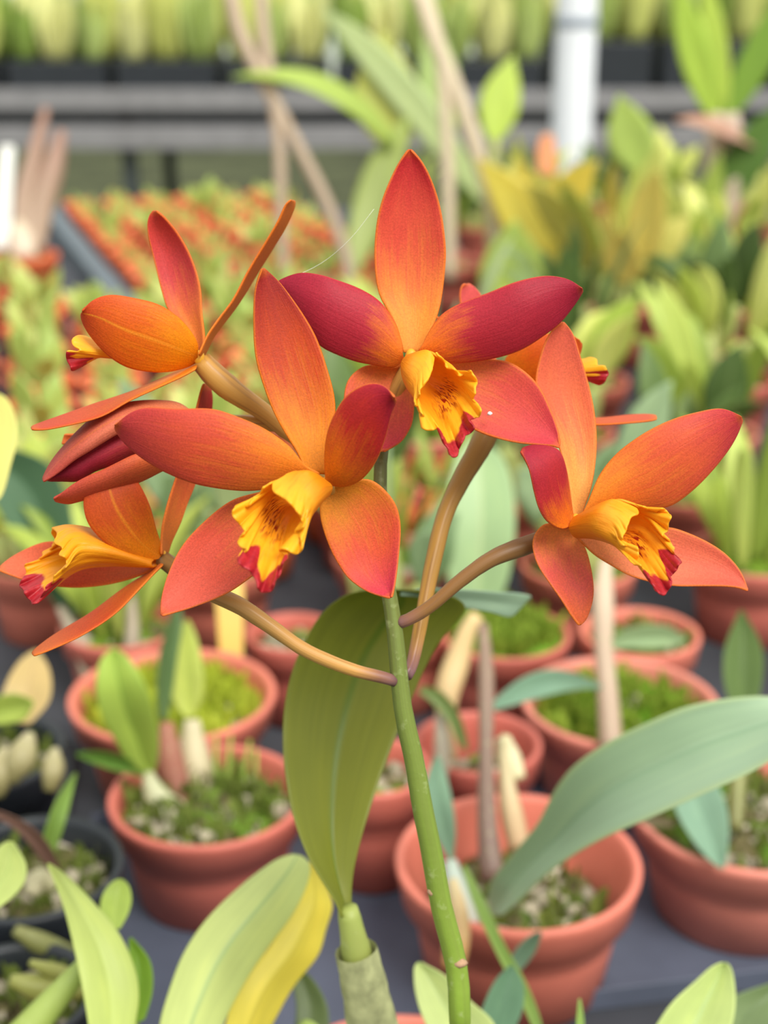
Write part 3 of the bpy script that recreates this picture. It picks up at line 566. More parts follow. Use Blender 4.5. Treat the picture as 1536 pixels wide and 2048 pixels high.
# --- its pseudobulb and broad leaf
PB = stem_mat((150, 140, 96), (166, 178, 92), 'pseudobulb')
pb = tube('pseudobulb', [U(780, 2250, .440), U(765, 2150, .424), U(742, 2048, .412), (U(722, 1950, .405)), U(706, 1870, .400), U(695, 1815, .398)], [pxr(w, .41) for w in (70, 104, 104, 92, 66, 38)], PB, orchid, 30, 18, True, 0, 0.05)
tube('sheath', [U(772, 2200, .428), U(746, 2060, .4105), U(727, 1965, .4035), U(712, 1900, .4)], [pxr(w, .41) for w in (106, 110, 99, 80)], plain_mat('papery_sheath', (176, 178, 130), 0.75, 0.25, 0.35, 160.0, 0.15), pb, 20, 18, False, 0, 0.05)
OLIVE = leaf_mat((136, 142, 48), (94, 124, 34), 0.35, None, 0.4)
blade('leaf', [(683, 1836), (672, 1806), (645, 1764), (614, 1711), (588, 1641), (572, 1567), (565, 1492), (568, 1413), (586, 1334), (618, 1264), (650, 1218), (690, 1190), (738, 1180), (790, 1180)],
      [(704, 1838), (703, 1790), (708, 1740), (722, 1680), (740, 1620), (760, 1560), (786, 1490), (815, 1420), (840, 1360), (870, 1300), (905, 1252), (935, 1214), (900, 1190), (820, 1180)], [.398, .402, .410, .416, .414, .398], OLIVE, orchid, 0.008, 0.0, 0.007, nu=40, nv=15)
blade('leaf', [(800, 1184), (850, 1176), (900, 1178), (950, 1180), (1000, 1184), (1040, 1186), (1066, 1192)], [(800, 1192), (850, 1196), (900, 1212), (940, 1218), (985, 1226), (1020, 1236), (1030, 1228)], [.40, .42, .44, .455], leaf_mat((160, 186, 158), (0, 0, 0), .25), orchid, 0.0, 0.0, 0.002, nu=20, nv=9)
# ------------------------------------------------------------------ trays on the near bench
def tray(label, corners, rim=0.010, mat=TRAYM, ribs=True):
    """shallow carry tray: floor, raised rim all round"""
    c = sum((Vector(q) for q in corners), Vector()) / 4; c.z = Z0 - 0.0019
    t = thing('plastic_tray', label, 'tray', c, 'plant trays on the near bench')
    P = [Vector((q[0], q[1], 0)) for q in corners]; cc = Vector((c.x, c.y, 0)); V, Fc = [], []
    for (f, z) in ((1.0, Z0 - .0019), (1.0, Z0 + rim), (0.985, Z0 + rim), (0.975, Z0 - .0004), (0, Z0 - .0004)):
        for p in P:
            d = p - cc; q = cc + d * f if f else cc + d * 0.5; V.append(Vector((q.x, q.y, z)))
    for i in range(4):
        for j in range(4): k = (j + 1) % 4; Fc.append((i * 4 + j, i * 4 + k, (i + 1) * 4 + k, (i + 1) * 4 + j))
    Fc.append((16, 17, 18, 19)); Fc.append((3, 2, 1, 0))
    o = mk('tray_shell', V, Fc, mat, t, c, None, False)
    m = o.modifiers.new('bevel', 'BEVEL'); m.width = 0.002; m.segments = 2
    return t
_a, _b = G(950, 2046, Z0), G(1536, 1972, Z0); _d = (_b - _a).normalized(); _n = Vector((-_d.y, _d.x, 0))
def TP(s, t): return _a + _d * s + _n * t
tray('grey black tray under the three nearest terracotta pots', [TP(-.178, 0), TP(.30, 0), TP(.30, .20), TP(-.178, .20)])
tray('dark tray at the left under the black pots', [TP(-.52, -.10), TP(-.190, -.10), TP(-.190, .30), TP(-.52, .30)], 0.006, BLACKP)
# ------------------------------------------------------------------ near pots with their plants, each built where it stands
CHIP = plain_mat('pumice', (168, 158, 136), 0.9, 0.2, 0.35, 120.0)
MOSSY = plain_mat('moss_green', (146, 168, 62), 0.85, 0.15, 0.3, 120.0, 0.3)
MOSSD = plain_mat('moss_dark', (116, 130, 60), 0.85, 0.15, 0.3, 120.0, 0.3)
MOSSL = plain_mat('moss_lime', (176, 188, 62), 0.85, 0.15, 0.3, 120.0, 0.3)
def near_pot(label, cx, cy, wpx, moss=0.4, mcol=(120, 150, 40), mat=None, h=POTH, chip=40, tuft=None, tn=0, ti=0, cat='plant pot', name='potted_orchid', group='potted orchids close behind the blooms', lvl=0.80, th=0.012):
    c = G(cx, cy, Z0 + h); sl = (c - CAM).dot(FW); r = wpx * 0.5 * sl / FPX
    t = thing(name, label, cat, (c.x, c.y, Z0), group)
    lathe('pot', pot_prof(r, h), mat or terra(ti), t, (c.x, c.y, Z0), 48)
    soil(t, (c.x, c.y, Z0), r * (0.90 if lvl > .7 else 0.80), h * lvl, mix_mat(moss, mcol), ti + 1)
    if chip: chips(t, (c.x, c.y, Z0), r * (0.86 if lvl > .7 else 0.76), h * lvl, chip, ti + 5, CHIP)
    if tuft: tufts(t, (c.x, c.y, Z0), r * (0.86 if lvl > .7 else 0.76), h * lvl, tn, ti + 9, tuft, 'moss', th)
    t['r'] = r
    return t, c, sl
pA, cA, sA = near_pot('terracotta pot with white bulb and broad lime leaf, left of olive leaf', 415, 1585, 395, 0.5, (110, 140, 50), chip=40, tuft=MOSSD, tn=260, ti=0, cat='potted plant')
pB, cB, sB = near_pot('terracotta pot with grey-green strap leaf and pale stones, right of the flower stem', 1036, 1715, 490, 0.35, (90, 110, 50), chip=55, tuft=MOSSD, tn=140, ti=1, cat='potted plant', lvl=0.55, h=.066)
pC, cC, sC = near_pot('terracotta pot cut off by the right edge, behind the long grey-green leaf', 1500, 1610, 480, 0.4, (90, 120, 40), chip=50, tuft=MOSSD, tn=200, ti=2, cat='potted plant')
pD, cD, sD = near_pot('small terracotta pot behind the stem with purple canes and white bulb', 955, 1482, 258, 0.3, chip=25, ti=3, cat='potted plant', lvl=.6)
pE, cE, sE = near_pot('terracotta pot full of green moss behind the long grey-green leaf', 1240, 1398, 392, 0.8, (104, 150, 36), chip=10, tuft=MOSSY, tn=700, ti=2, cat='potted plant')
pF, cF, sF = near_pot('terracotta pot beside pale upright cane, behind the mossy pot', 1280, 1262, 240, 0.5, chip=20, tuft=MOSSD, tn=160, ti=1, cat='potted plant')
pF2, cF2, sF2 = near_pot('terracotta pot heaped with bright moss below the right flower', 1010, 1262, 262, 0.9, (130, 180, 60), chip=0, tuft=MOSSY, tn=800, ti=0, cat='potted plant', lvl=.95)
pG, cG, sG = near_pot('terracotta pot with yellow-green moss and a yellow tag, behind the lime leaf', 345, 1384, 412, 0.8, (170, 180, 60), chip=20, tuft=MOSSL, tn=800, ti=1, cat='potted plant')
pH, cH, sH = near_pot('small terracotta pot half hidden left of the olive leaf top', 585, 1262, 190, 0.4, chip=20, ti=3, cat='potted plant')
pI, cI, sI = near_pot('terracotta pot mostly hidden behind the olive leaf and green stem', 745, 1530, 236, 0.4, chip=20, ti=0, cat='potted plant', h=.066)
K = []
for i, (lab, cx, cy, w) in enumerate((('black pot with pale roots at the left edge, furthest back of three', -40, 1500, 330), ('middle black pot of three along the left edge, with olive bulbs', 60, 1730, 370), ('black pot in the lower left corner with lying green bulbs', 25, 1985, 330))):
    K.append(near_pot(lab, cx, cy, w, 0.35, (110, 110, 60), BLACKP, .07, 60, MOSSD, 160, 4 + i, 'potted plant', 'potted_orchid', 'black pots along the left edge', .78))
LIME = (0, 0, 0)
def LM(c, rib=(0, 0, 0), tr=0.3, edge=None): return leaf_mat(c, rib, tr, edge)
lime = LM((188, 206, 96), (158, 186, 80)); palel = LM((206, 218, 138), (150, 180, 118)); yell = LM((236, 222, 92), (210, 196, 80), .4)
glau = LM((174, 200, 166), (146, 178, 142), .25, (186, 204, 150)); teal = LM((134, 168, 140), (112, 146, 118), .25); midg = LM((124, 164, 76), (100, 140, 62)); darkg = LM((84, 116, 62), (70, 100, 52))
apple = LM((164, 196, 84), (186, 210, 120)); olivel = LM((170, 176, 84), (140, 150, 70)); purp = LM((128, 96, 84), (104, 76, 70), .2); sage = LM((176, 200, 160), (150, 180, 140), .25)
# --- pot A
blade('leaf', [(300, 1552), (262, 1530), (235, 1490), (206, 1440), (192, 1390), (194, 1340), (207, 1310), (228, 1296)], [(306, 1552), (316, 1520), (318, 1470), (308, 1420), (294, 1375), (272, 1335), (250, 1308), (232, 1297)], [.745, .72, .70, .70], LM((186, 212, 98), (134, 172, 70)), pA, .0, -.006, .012, nu=22)
blade('leaf', [(300, 1546), (262, 1520), (220, 1506), (185, 1503), (152, 1507)], [(298, 1556), (262, 1548), (225, 1540), (180, 1524), (153, 1511)], [.745, .72, .70], midg, pA, 0, .004, .004, nu=16, nv=9)
tube('pseudobulb', [U(356, 1668, .745), U(326, 1620, .742), U(302, 1570, .74), U(296, 1545, .742)], [pxr(w, .74) for w in (56, 88, 50, 22)], stem_mat((206, 204, 168), (190, 190, 150), 'bulb'), pA, 18, 14)
tube('pseudobulb', [U(372, 1640, .755), U(350, 1560, .757), U(336, 1490, .757), U(334, 1445, .757)], [pxr(w, .78) for w in (44, 52, 50, 26)], stem_mat((150, 96, 84), (170, 110, 90), 'bulb'), pA, 18, 12)
tube('pseudobulb', [U(420, 1650, .765), U(396, 1560, .768), U(386, 1490, .77), U(384, 1440, .77)], [pxr(w, .8) for w in (44, 64, 60, 30)], stem_mat((196, 176, 140), (206, 196, 160), 'bulb'), pA, 18, 12)
blade('leaf', [(372, 1436), (345, 1400), (338, 1350), (346, 1300), (362, 1256), (374, 1238)], [(384, 1436), (404, 1400), (408, 1350), (400, 1300), (388, 1260), (376, 1239)], [.77, .765, .765], LM((204, 216, 112), (180, 200, 90)), pA, .004, -.004, .008, nu=20, nv=9)
blade('leaf', [(318, 1440), (313, 1380), (318, 1310), (332, 1260), (346, 1215), (352, 1200)], [(334, 1440), (346, 1380), (356, 1310), (366, 1250), (362, 1215), (354, 1200)], [.757, .755, .76], LM((106, 134, 84), (90, 120, 70)), pA, .01, .0, .006, nu=18, nv=9)
for x0, y0, x1, y1 in ((455, 1640, 462, 1470), (480, 1640, 500, 1480), (520, 1620, 512, 1500), (440, 1600, 432, 1470)):
    tube('leaf_stalk', [U(x0, y0, .765), U((x0 + x1) / 2 - 4, (y0 + y1) / 2, .765), U(x1, y1, .77)], [pxr(w, .76) for w in (12, 11, 6)], stem_mat((120, 140, 60), (150, 176, 70), 'stalk'), pA, 12, 8)
blade('leaf', [(935, 1250), (900, 1180), (890, 1080), (896, 980), (916, 910), (944, 872)], [(960, 1250), (1010, 1180), (1030, 1080), (1028, 980), (1004, 910), (950, 872)], [.95, .95, .97], LM((176, 204, 150), (200, 216, 160), .3), pF2, 0, 0, .006, nu=18, nv=9)
# --- pot G
tg = blade('plant_tag', [(440, 1345), (436, 1280), (430, 1200), (428, 1160)], [(486, 1345), (487, 1280), (488, 1200), (488, 1160)], [.90, .90, .905], plain_mat('yellow_tag', (240, 200, 108), 0.5, 0.4, 0.06, 40, .15), pG, 0, 0, 0, nu=8, nv=5, th=.001); tg['label'] = 'blank yellow plastic plant tag'
for i, (x0, y0, x1, y1, w) in enumerate(((180, 1370, 120, 1215, 26), (215, 1380, 150, 1250, 30), (250, 1370, 262, 1190, 28))):
    tube('cane', [U(x0, y0, .93), U((x0 + x1) / 2 + 8, (y0 + y1) / 2, .93), U(x1, y1, .94)], [pxr(v, .93) for v in (w, w * 1.15, w * .6)], stem_mat((150, 140, 120), (176, 160, 140), 'cane'), pG, 16, 10)
blade('leaf', [(262, 1200), (236, 1150), (226, 1090), (234, 1040), (252, 1000)], [(266, 1200), (290, 1150), (296, 1090), (280, 1040), (256, 1000)], [.94, .94, .95], LM((176, 198, 100), (150, 180, 80)), pG, 0, -.004, .008, nu=16, nv=9)
blade('leaf', [(120, 1218), (70, 1150), (20, 1060), (-40, 960), (-90, 900)], [(128, 1212), (150, 1120), (140, 1010), (90, 920), (-60, 880)], [.94, .93, .92], LM((92, 126, 92), (110, 142, 110)), pG, 0, 0, .012, nu=18, nv=9)
blade('leaf', [(146, 1250), (110, 1210), (60, 1120), (30, 1090)], [(152, 1246), (160, 1180), (120, 1110), (40, 1084)], [.94, .95, .97], LM((110, 140, 100), (90, 124, 80)), pG, 0, 0, .008, nu=14, nv=9)
# --- pot B
blade('leaf', [(980, 1832), (978, 1772), (1026, 1706), (1076, 1645), (1106, 1585), (1146, 1532), (1218, 1482), (1293, 1445), (1368, 1414), (1443, 1398), (1536, 1392), (1640, 1410)],
      [(1003, 1832), (1046, 1796), (1088, 1755), (1148, 1710), (1218, 1672), (1293, 1640), (1393, 1595), (1493, 1550), (1536, 1526), (1590, 1490), (1640, 1440), (1660, 1414)], [.60, .545, .505, .485, .475, .47], glau, pB, -.034, .004, .014, nu=44, nv=15)
blade('leaf', [(924, 1730), (940, 1790), (985, 1890), (1030, 1980), (1064, 2052), (1090, 2110)], [(932, 1730), (975, 1810), (1010, 1890), (1050, 1960), (1082, 2040), (1094, 2106)], [.60, .56, .53, .50], LM((140, 168, 84), (160, 186, 100)), pB, .004, 0, .004, nu=22, nv=9)
tube('pseudobulb', [U(905, 1940, .60), U(912, 1890, .606), U(916, 1830, .61), U(906, 1760, .62)], [pxr(w, .61) for w in (44, 54, 40, 20)], stem_mat((206, 150, 88), (214, 196, 150), 'bulb'), pB, 16, 12)
tube('pseudobulb', [U(940, 1860, .63), U(915, 1790, .635), U(900, 1720, .64)], [pxr(w, .63) for w in (40, 52, 26)], stem_mat((196, 200, 186), (176, 190, 176), 'bulb'), pB, 14, 12)
blade('leaf', [(900, 1722), (868, 1670), (852, 1620), (850, 1570), (862, 1530), (874, 1510)], [(906, 1720), (912, 1670), (908, 1620), (898, 1570), (886, 1530), (878, 1510)], [.64, .63, .63], teal, pB, .004, -.003, .005, nu=18, nv=9)
tube('cane', [U(985, 1760, .655), U(974, 1640, .665), U(972, 1480, .675), U(972, 1340, .69), U(966, 1250, .70)], [pxr(w, .67) for w in (52, 40, 30, 34, 22)], stem_mat((120, 96, 86), (150, 124, 104), 'cane'), pB, 22, 10)
tube('cane', [U(1040, 1700, .66), U(1018, 1600, .675), U(1008, 1500, .68), U(1012, 1470, .68)], [pxr(w, .67) for w in (44, 46, 30, 20)], stem_mat((186, 150, 112), (214, 204, 160), 'cane'), pB, 16, 10)
tube('pseudobulb', [U(1036, 1560, .685), U(1016, 1515, .69), U(1006, 1475, .69)], [pxr(w, .68) for w in (34, 52, 30)], stem_mat((214, 204, 160), (222, 214, 176), 'bulb'), pB, 14, 12)
blade('leaf', [(1012, 1938), (1030, 1900), (1058, 1872), (1080, 1862)], [(1030, 1952), (1052, 1930), (1074, 1898), (1084, 1866)], [.585, .58, .575], teal, pB, .002, 0, .003, nu=12, nv=7)
blade('leaf', [(950, 2060), (966, 2010), (990, 1960), (1020, 1930)], [(1030, 2060), (1046, 2020), (1048, 1970), (1026, 1930)], [.50, .51, .52], LM((96, 132, 100), (84, 116, 90)), pB, .002, 0, .003, nu=12, nv=7)
# --- pot D
tube('cane', [U(905, 1520, .76), U(893, 1460, .765), U(894, 1390, .77), U(912, 1330, .775), U(936, 1260, .775), U(956, 1230, .775)], [pxr(w, .77) for w in (24, 30, 48, 54, 40, 30)], stem_mat((200, 170, 126), (226, 196, 140), 'cane'), pD, 22, 10)
blade('leaf', [(842, 1372), (880, 1380), (915, 1420), (932, 1470), (936, 1500)], [(836, 1384), (868, 1410), (900, 1450), (918, 1490), (932, 1502)], [.755, .75, .745], LM((120, 142, 72), (104, 130, 60)), pD, 0, 0, .003, nu=14, nv=7)
tube('cane', [U(880, 1560, .75), U(884, 1500, .755), U(880, 1430, .76)], [pxr(w, .76) for w in (30, 34, 20)], stem_mat((150, 140, 120), (176, 166, 146), 'cane'), pD, 14, 10)
# --- pot E
tube('cane', [U(1222, 1500, .78), U(1216, 1400, .79), U(1208, 1300, .80), U(1206, 1190, .81), U(1212, 1120, .82)], [pxr(w, .79) for w in (48, 44, 40, 46, 26)], stem_mat((176, 150, 128), (214, 190, 164), 'cane'), pE, 22, 10)
blade('leaf', [(972, 1416), (1010, 1380), (1050, 1352), (1100, 1338), (1150, 1346), (1206, 1372)], [(980, 1424), (1030, 1410), (1080, 1396), (1130, 1384), (1170, 1378), (1206, 1378)], [.69, .70, .72, .77], LM((126, 160, 132), (104, 138, 112), .25), pE, -.004, 0, .004, nu=20, nv=9)
blade('leaf', [(1206, 1296), (1240, 1264), (1290, 1250), (1340, 1254), (1372, 1276)], [(1206, 1304), (1250, 1296), (1300, 1298), (1345, 1294), (1372, 1282)], [.80, .79, .78], LM((164, 190, 140), (140, 170, 120), .25), pE, 0, 0, .003, nu=16, nv=7)
blade('leaf', [(1216, 1130), (1190, 1060), (1196, 990), (1220, 930)], [(1222, 1130), (1250, 1060), (1248, 990), (1224, 930)], [.82, .82, .84], LM((150, 176, 90), (130, 160, 80)), pE, 0, 0, .006, nu=14, nv=7)
# --- pot C
blade('leaf', [(1340, 1560), (1350, 1620), (1384, 1680), (1420, 1722), (1444, 1738)], [(1420, 1540), (1446, 1590), (1458, 1640), (1456, 1700), (1448, 1738)], [.70, .68, .665], teal, pC, 0, 0, .005, nu=16, nv=9)
tube('cane', [U(1470, 1660, .70), U(1476, 1560, .71), U(1490, 1450, .72)], [pxr(w, .7) for w in (30, 34, 20)], stem_mat((130, 130, 80), (150, 156, 90), 'cane'), pC, 14, 10)
blade('leaf', [(1486, 1450), (1450, 1380), (1448, 1300), (1480, 1220)], [(1494, 1450), (1520, 1390), (1526, 1300), (1486, 1220)], [.72, .74, .76], LM((96, 120, 60), (84, 108, 50)), pC, 0, 0, .006, nu=14, nv=9)
blade('leaf', [(1350, 1640), (1290, 1620), (1240, 1600)], [(1350, 1655), (1290, 1650), (1240, 1606)], [.69, .68, .68], LM((120, 110, 80), (104, 94, 70)), pC, 0, 0, .002, nu=10, nv=7)
# --- black pots at the left
blade('leaf', [(86, 1722), (82, 1690), (96, 1640), (118, 1590), (150, 1545)], [(104, 1722), (116, 1690), (132, 1640), (142, 1600), (154, 1546)], [.60, .60, .62], LM((140, 172, 80), (120, 150, 70)), K[1][0], .004, 0, .003, nu=14, nv=7)
blade('leaf', [(118, 1768), (80, 1718), (40, 1668), (0, 1640), (-60, 1630)], [(128, 1752), (100, 1690), (60, 1650), (0, 1622), (-60, 1612)], [.60, .58, .57], purp, K[1][0], 0, 0, .002, nu=14, nv=7)
for i, (a, b, w) in enumerate((((150, 1905), (30, 1860), 46), ((20, 1780), (-30, 1700), 50))):
    tube('pseudobulb', [U(a[0], a[1], .61), U((a[0] + b[0]) / 2, (a[1] + b[1]) / 2 + 8, .605), U(b[0], b[1], .60)], [pxr(v, .6) for v in (w * .5, w, w * .5)], stem_mat((120, 124, 70), (140, 140, 84), 'bulb'), K[1][0], 14, 10)
tube('pseudobulb', [U(60, 1790, .615), U(80, 1760, .62), U(110, 1775, .62)], [pxr(v, .6) for v in (30, 50, 24)], stem_mat((206, 196, 160), (190, 184, 140), 'bulb'), K[1][0], 12, 10)
for i, (a, b, w) in enumerate((((165, 1985), (20, 1960), 60), ((160, 1950), (60, 1925), 34))):
    tube('pseudobulb', [U(a[0], a[1], .535), U((a[0] + b[0]) / 2, (a[1] + b[1]) / 2 + 6, .53), U(b[0], b[1], .525)], [pxr(v, .53) for v in (w * .5, w, w * .4)], stem_mat((150, 150, 78), (164, 166, 92), 'bulb'), K[2][0], 14, 10)
for i, (a, b, w) in enumerate((((20, 1560), (60, 1470), 60), ((100, 1580), (110, 1500), 46), ((-10, 1590), (10, 1500), 60))):
    tube('pseudobulb', [U(a[0], a[1], .69), U((a[0] + b[0]) / 2, (a[1] + b[1]) / 2 + 6, .69), U(b[0], b[1], .70)], [pxr(v, .69) for v in (w * .6, w, w * .4)], stem_mat((140, 130, 80), (190, 180, 140), 'bulb'), K[0][0], 14, 10)
blade('leaf', [(-10, 1440), (10, 1370), (40, 1320), (70, 1300)], [(60, 1450), (100, 1400), (100, 1340), (76, 1300)], [.72, .73, .75], LM((206, 180, 120), (190, 160, 110)), K[0][0], 0, 0, .004, nu=14, nv=7)
blade('leaf', [(-60, 1440), (-20, 1400), (30, 1386), (66, 1400)], [(-60, 1460), (0, 1450), (50, 1440), (68, 1408)], [.71, .70, .69], lime, K[0][0], 0, 0, .004, nu=14, nv=7)
# --- leaves of two orchids standing just in front, their pots below the frame
def low_plant(label, x, y, ti, stalks):
    p = CAM + Vector((x, y, Z0 + POTH - CAM.z)); r = Vector((p.x, p.y, 0)) - Vector((0, 0, 0))
    t = thing('potted_orchid', label, 'potted plant', (x, y, Z0), 'potted orchids in the very front row')
    lathe('pot', pot_prof(.055, POTH), terra(ti), t, (x, y, Z0), 40)
    soil(t, (x, y, Z0), .0495, POTH * .8, mix_mat(.4), ti + 20)
    for i, (px, py, d, w) in enumerate(stalks):
        a_ = i * 2.1; b0 = Vector((x + .022 * math.cos(a_), y + .022 * math.sin(a_), Z0 + POTH * .78)); e1 = U(px, py, d)
        tube('pseudobulb', [b0, b0.lerp(e1, .45) + Vector((0, 0, .008)), e1], [.006, .008, pxr(w, d)], stem_mat((150, 160, 90), (170, 190, 100), 'bulb'), t, 14, 10)
    return t, p, 0
q1, cq1, _ = low_plant('front orchid with a broad pale leaf and a yellow leaf, bottom left of the stem', -.098, .285, 0, [(360, 2110, .44, 80), (465, 2120, .45, 70), (624, 2056, .50, 50)])
blade('leaf', [(312, 2120), (319, 2046), (337, 1982), (365, 1909), (410, 1841), (479, 1773), (547, 1722), (575, 1711), (592, 1709)], [(420, 2120), (448, 2046), (492, 1962), (540, 1890), (575, 1845), (604, 1795), (620, 1750), (618, 1722), (596, 1710)], [.44, .452, .462, .475], palel, q1, .004, -.003, -.004, nu=32, nv=15)
blade('leaf', [(430, 2130), (470, 1990), (540, 1890), (580, 1830), (605, 1770), (612, 1740), (622, 1722)], [(500, 2130), (547, 2046), (588, 1973), (638, 1909), (652, 1860), (666, 1813), (660, 1790), (640, 1750), (625, 1722)], [.45, .468, .48, .49], yell, q1, .012, .0, -.004, nu=30, nv=13)
blade('leaf', [(588, 2060), (592, 2010), (585, 1970), (584, 1925)], [(660, 2060), (655, 2010), (628, 1960), (588, 1926)], [.50, .505, .51], LM((96, 112, 66), (80, 96, 56)), q1, 0, 0, .002, nu=12, nv=7)
q2, cq2, _ = low_plant('front orchid with a long apple-green leaf, in the lower left corner', -.165, .375, 2, [(226, 2140, .43, 60), (265, 2050, .46, 40), (227, 1860, .475, 20), (-48, 1830, .47, 24), (-90, 1056, .49, 40)])
blade('leaf', [(190, 2150), (173, 2030), (150, 1909), (128, 1818), (108, 1760), (94, 1726)], [(262, 2150), (272, 2046), (279, 1990), (269, 1932), (237, 1864), (191, 1809), (137, 1754), (97, 1726)], [.43, .448, .458, .47], LM((196, 210, 120), (206, 220, 136), .35), q2, .010, -.003, .004, nu=30, nv=13)
blade('leaf', [(240, 2060), (252, 1990), (258, 1920), (258, 1876)], [(290, 2040), (306, 1980), (300, 1920), (262, 1874)], [.46, .468, .475], LM((130, 168, 48), (110, 150, 40), .35), q2, 0, 0, .003, nu=16, nv=7)
blade('leaf', [(214, 1860), (200, 1830), (204, 1790), (226, 1762), (240, 1758)], [(240, 1858), (256, 1830), (264, 1800), (258, 1770), (244, 1758)], [.475, .485, .49], LM((176, 198, 92), (190, 208, 110)), q2, 0, 0, .002, nu=12, nv=7)
blade('leaf', [(-60, 1820), (-30, 1740), (0, 1690), (20, 1682)], [(-40, 1840), (20, 1800), (50, 1765), (54, 1730), (26, 1683)], [.47, .475, .48], LM((206, 220, 132), (186, 206, 110)), q2, 0, 0, .003, nu=14, nv=7)
blade('leaf', [(-60, 1060), (-30, 1010), (0, 1000), (22, 930), (36, 870), (28, 820), (10, 792), (-8, 786)], [(-120, 1060), (-110, 1000), (-90, 930), (-80, 870), (-60, 820), (-40, 796), (-24, 788), (-10, 786)], [.49, .50, .51], LM((236, 232, 140), (214, 214, 110), .4), q2, 0, 0, .004, nu=20, nv=9)
q3, cq3, _ = low_plant('front orchid with short pale leaves at the bottom right, its pot below the frame', .125, .355, 1, [(1355, 2110, .45, 90), (955, 2130, .45, 80), (1470, 2110, .50, 90), (1160, 2085, .46, 18)])
blade('leaf', [(1270, 2120), (1313, 2048), (1345, 2003), (1393, 1960), (1425, 1932), (1447, 1925)], [(1440, 2120), (1466, 2048), (1472, 2003), (1468, 1955), (1460, 1930), (1450, 1925)], [.45, .455, .465], LM((196, 212, 134), (156, 184, 108), .3), q3, 0, .0, .006, nu=20, nv=11)
blade('leaf', [(900, 2140), (850, 2048), (830, 1985), (828, 1930), (836, 1924)], [(1010, 2140), (990, 2048), (940, 2000), (890, 1950), (840, 1924)], [.45, .46, .47], LM((190, 204, 132), (164, 184, 110)), q3, 0, 0, .004, nu=20, nv=11)
blade('leaf', [(1380, 2120), (1410, 2030), (1470, 1990), (1560, 1960)], [(1560, 2120), (1560, 2060), (1570, 2010), (1570, 1970)], [.50, .52, .53], LM((120, 140, 92), (104, 124, 80)), q3, 0, 0, .004, nu=14, nv=9)
blade('leaf', [(1150, 2090), (1153, 2040), (1158, 1996)], [(1170, 2090), (1168, 2040), (1160, 1996)], [.46, .47, .475], LM((150, 180, 90), (130, 160, 80)), q3, 0, 0, .001, nu=10, nv=5)
# ------------------------------------------------------------------ grey post
gp = G(1155, 470, Z0); py_ = 3.75; pw = U(1155, 200, 4.0); post_x = (1155 - 768) / FPX * (py_ * 0.938)
po = thing('support_post', 'pale grey galvanised steel post rising behind the blooms at the right', 'post', (post_x, py_, 0))
lathe('post_shaft', [(.052, 0), (.052, 0.01), (.052, 2.6), (.050, 2.61)], plain_mat('grey_post', (236, 239, 244), 0.4, 0.5, 0.04, 6.0), po, (post_x, py_, 0), 32)
lathe('base_plate', [(.09, 0), (.09, .008), (.085, .010)], GALV, po, (post_x, py_, 0), 24)
lathe('clamp_band', [(.0535, 1.085), (.055, 1.088), (.055, 1.108), (.0535, 1.11)], plain_mat('clamp', (150, 160, 172), 0.4, 0.5, 0.1, 10.0), po, (post_x, py_, 0), 32)
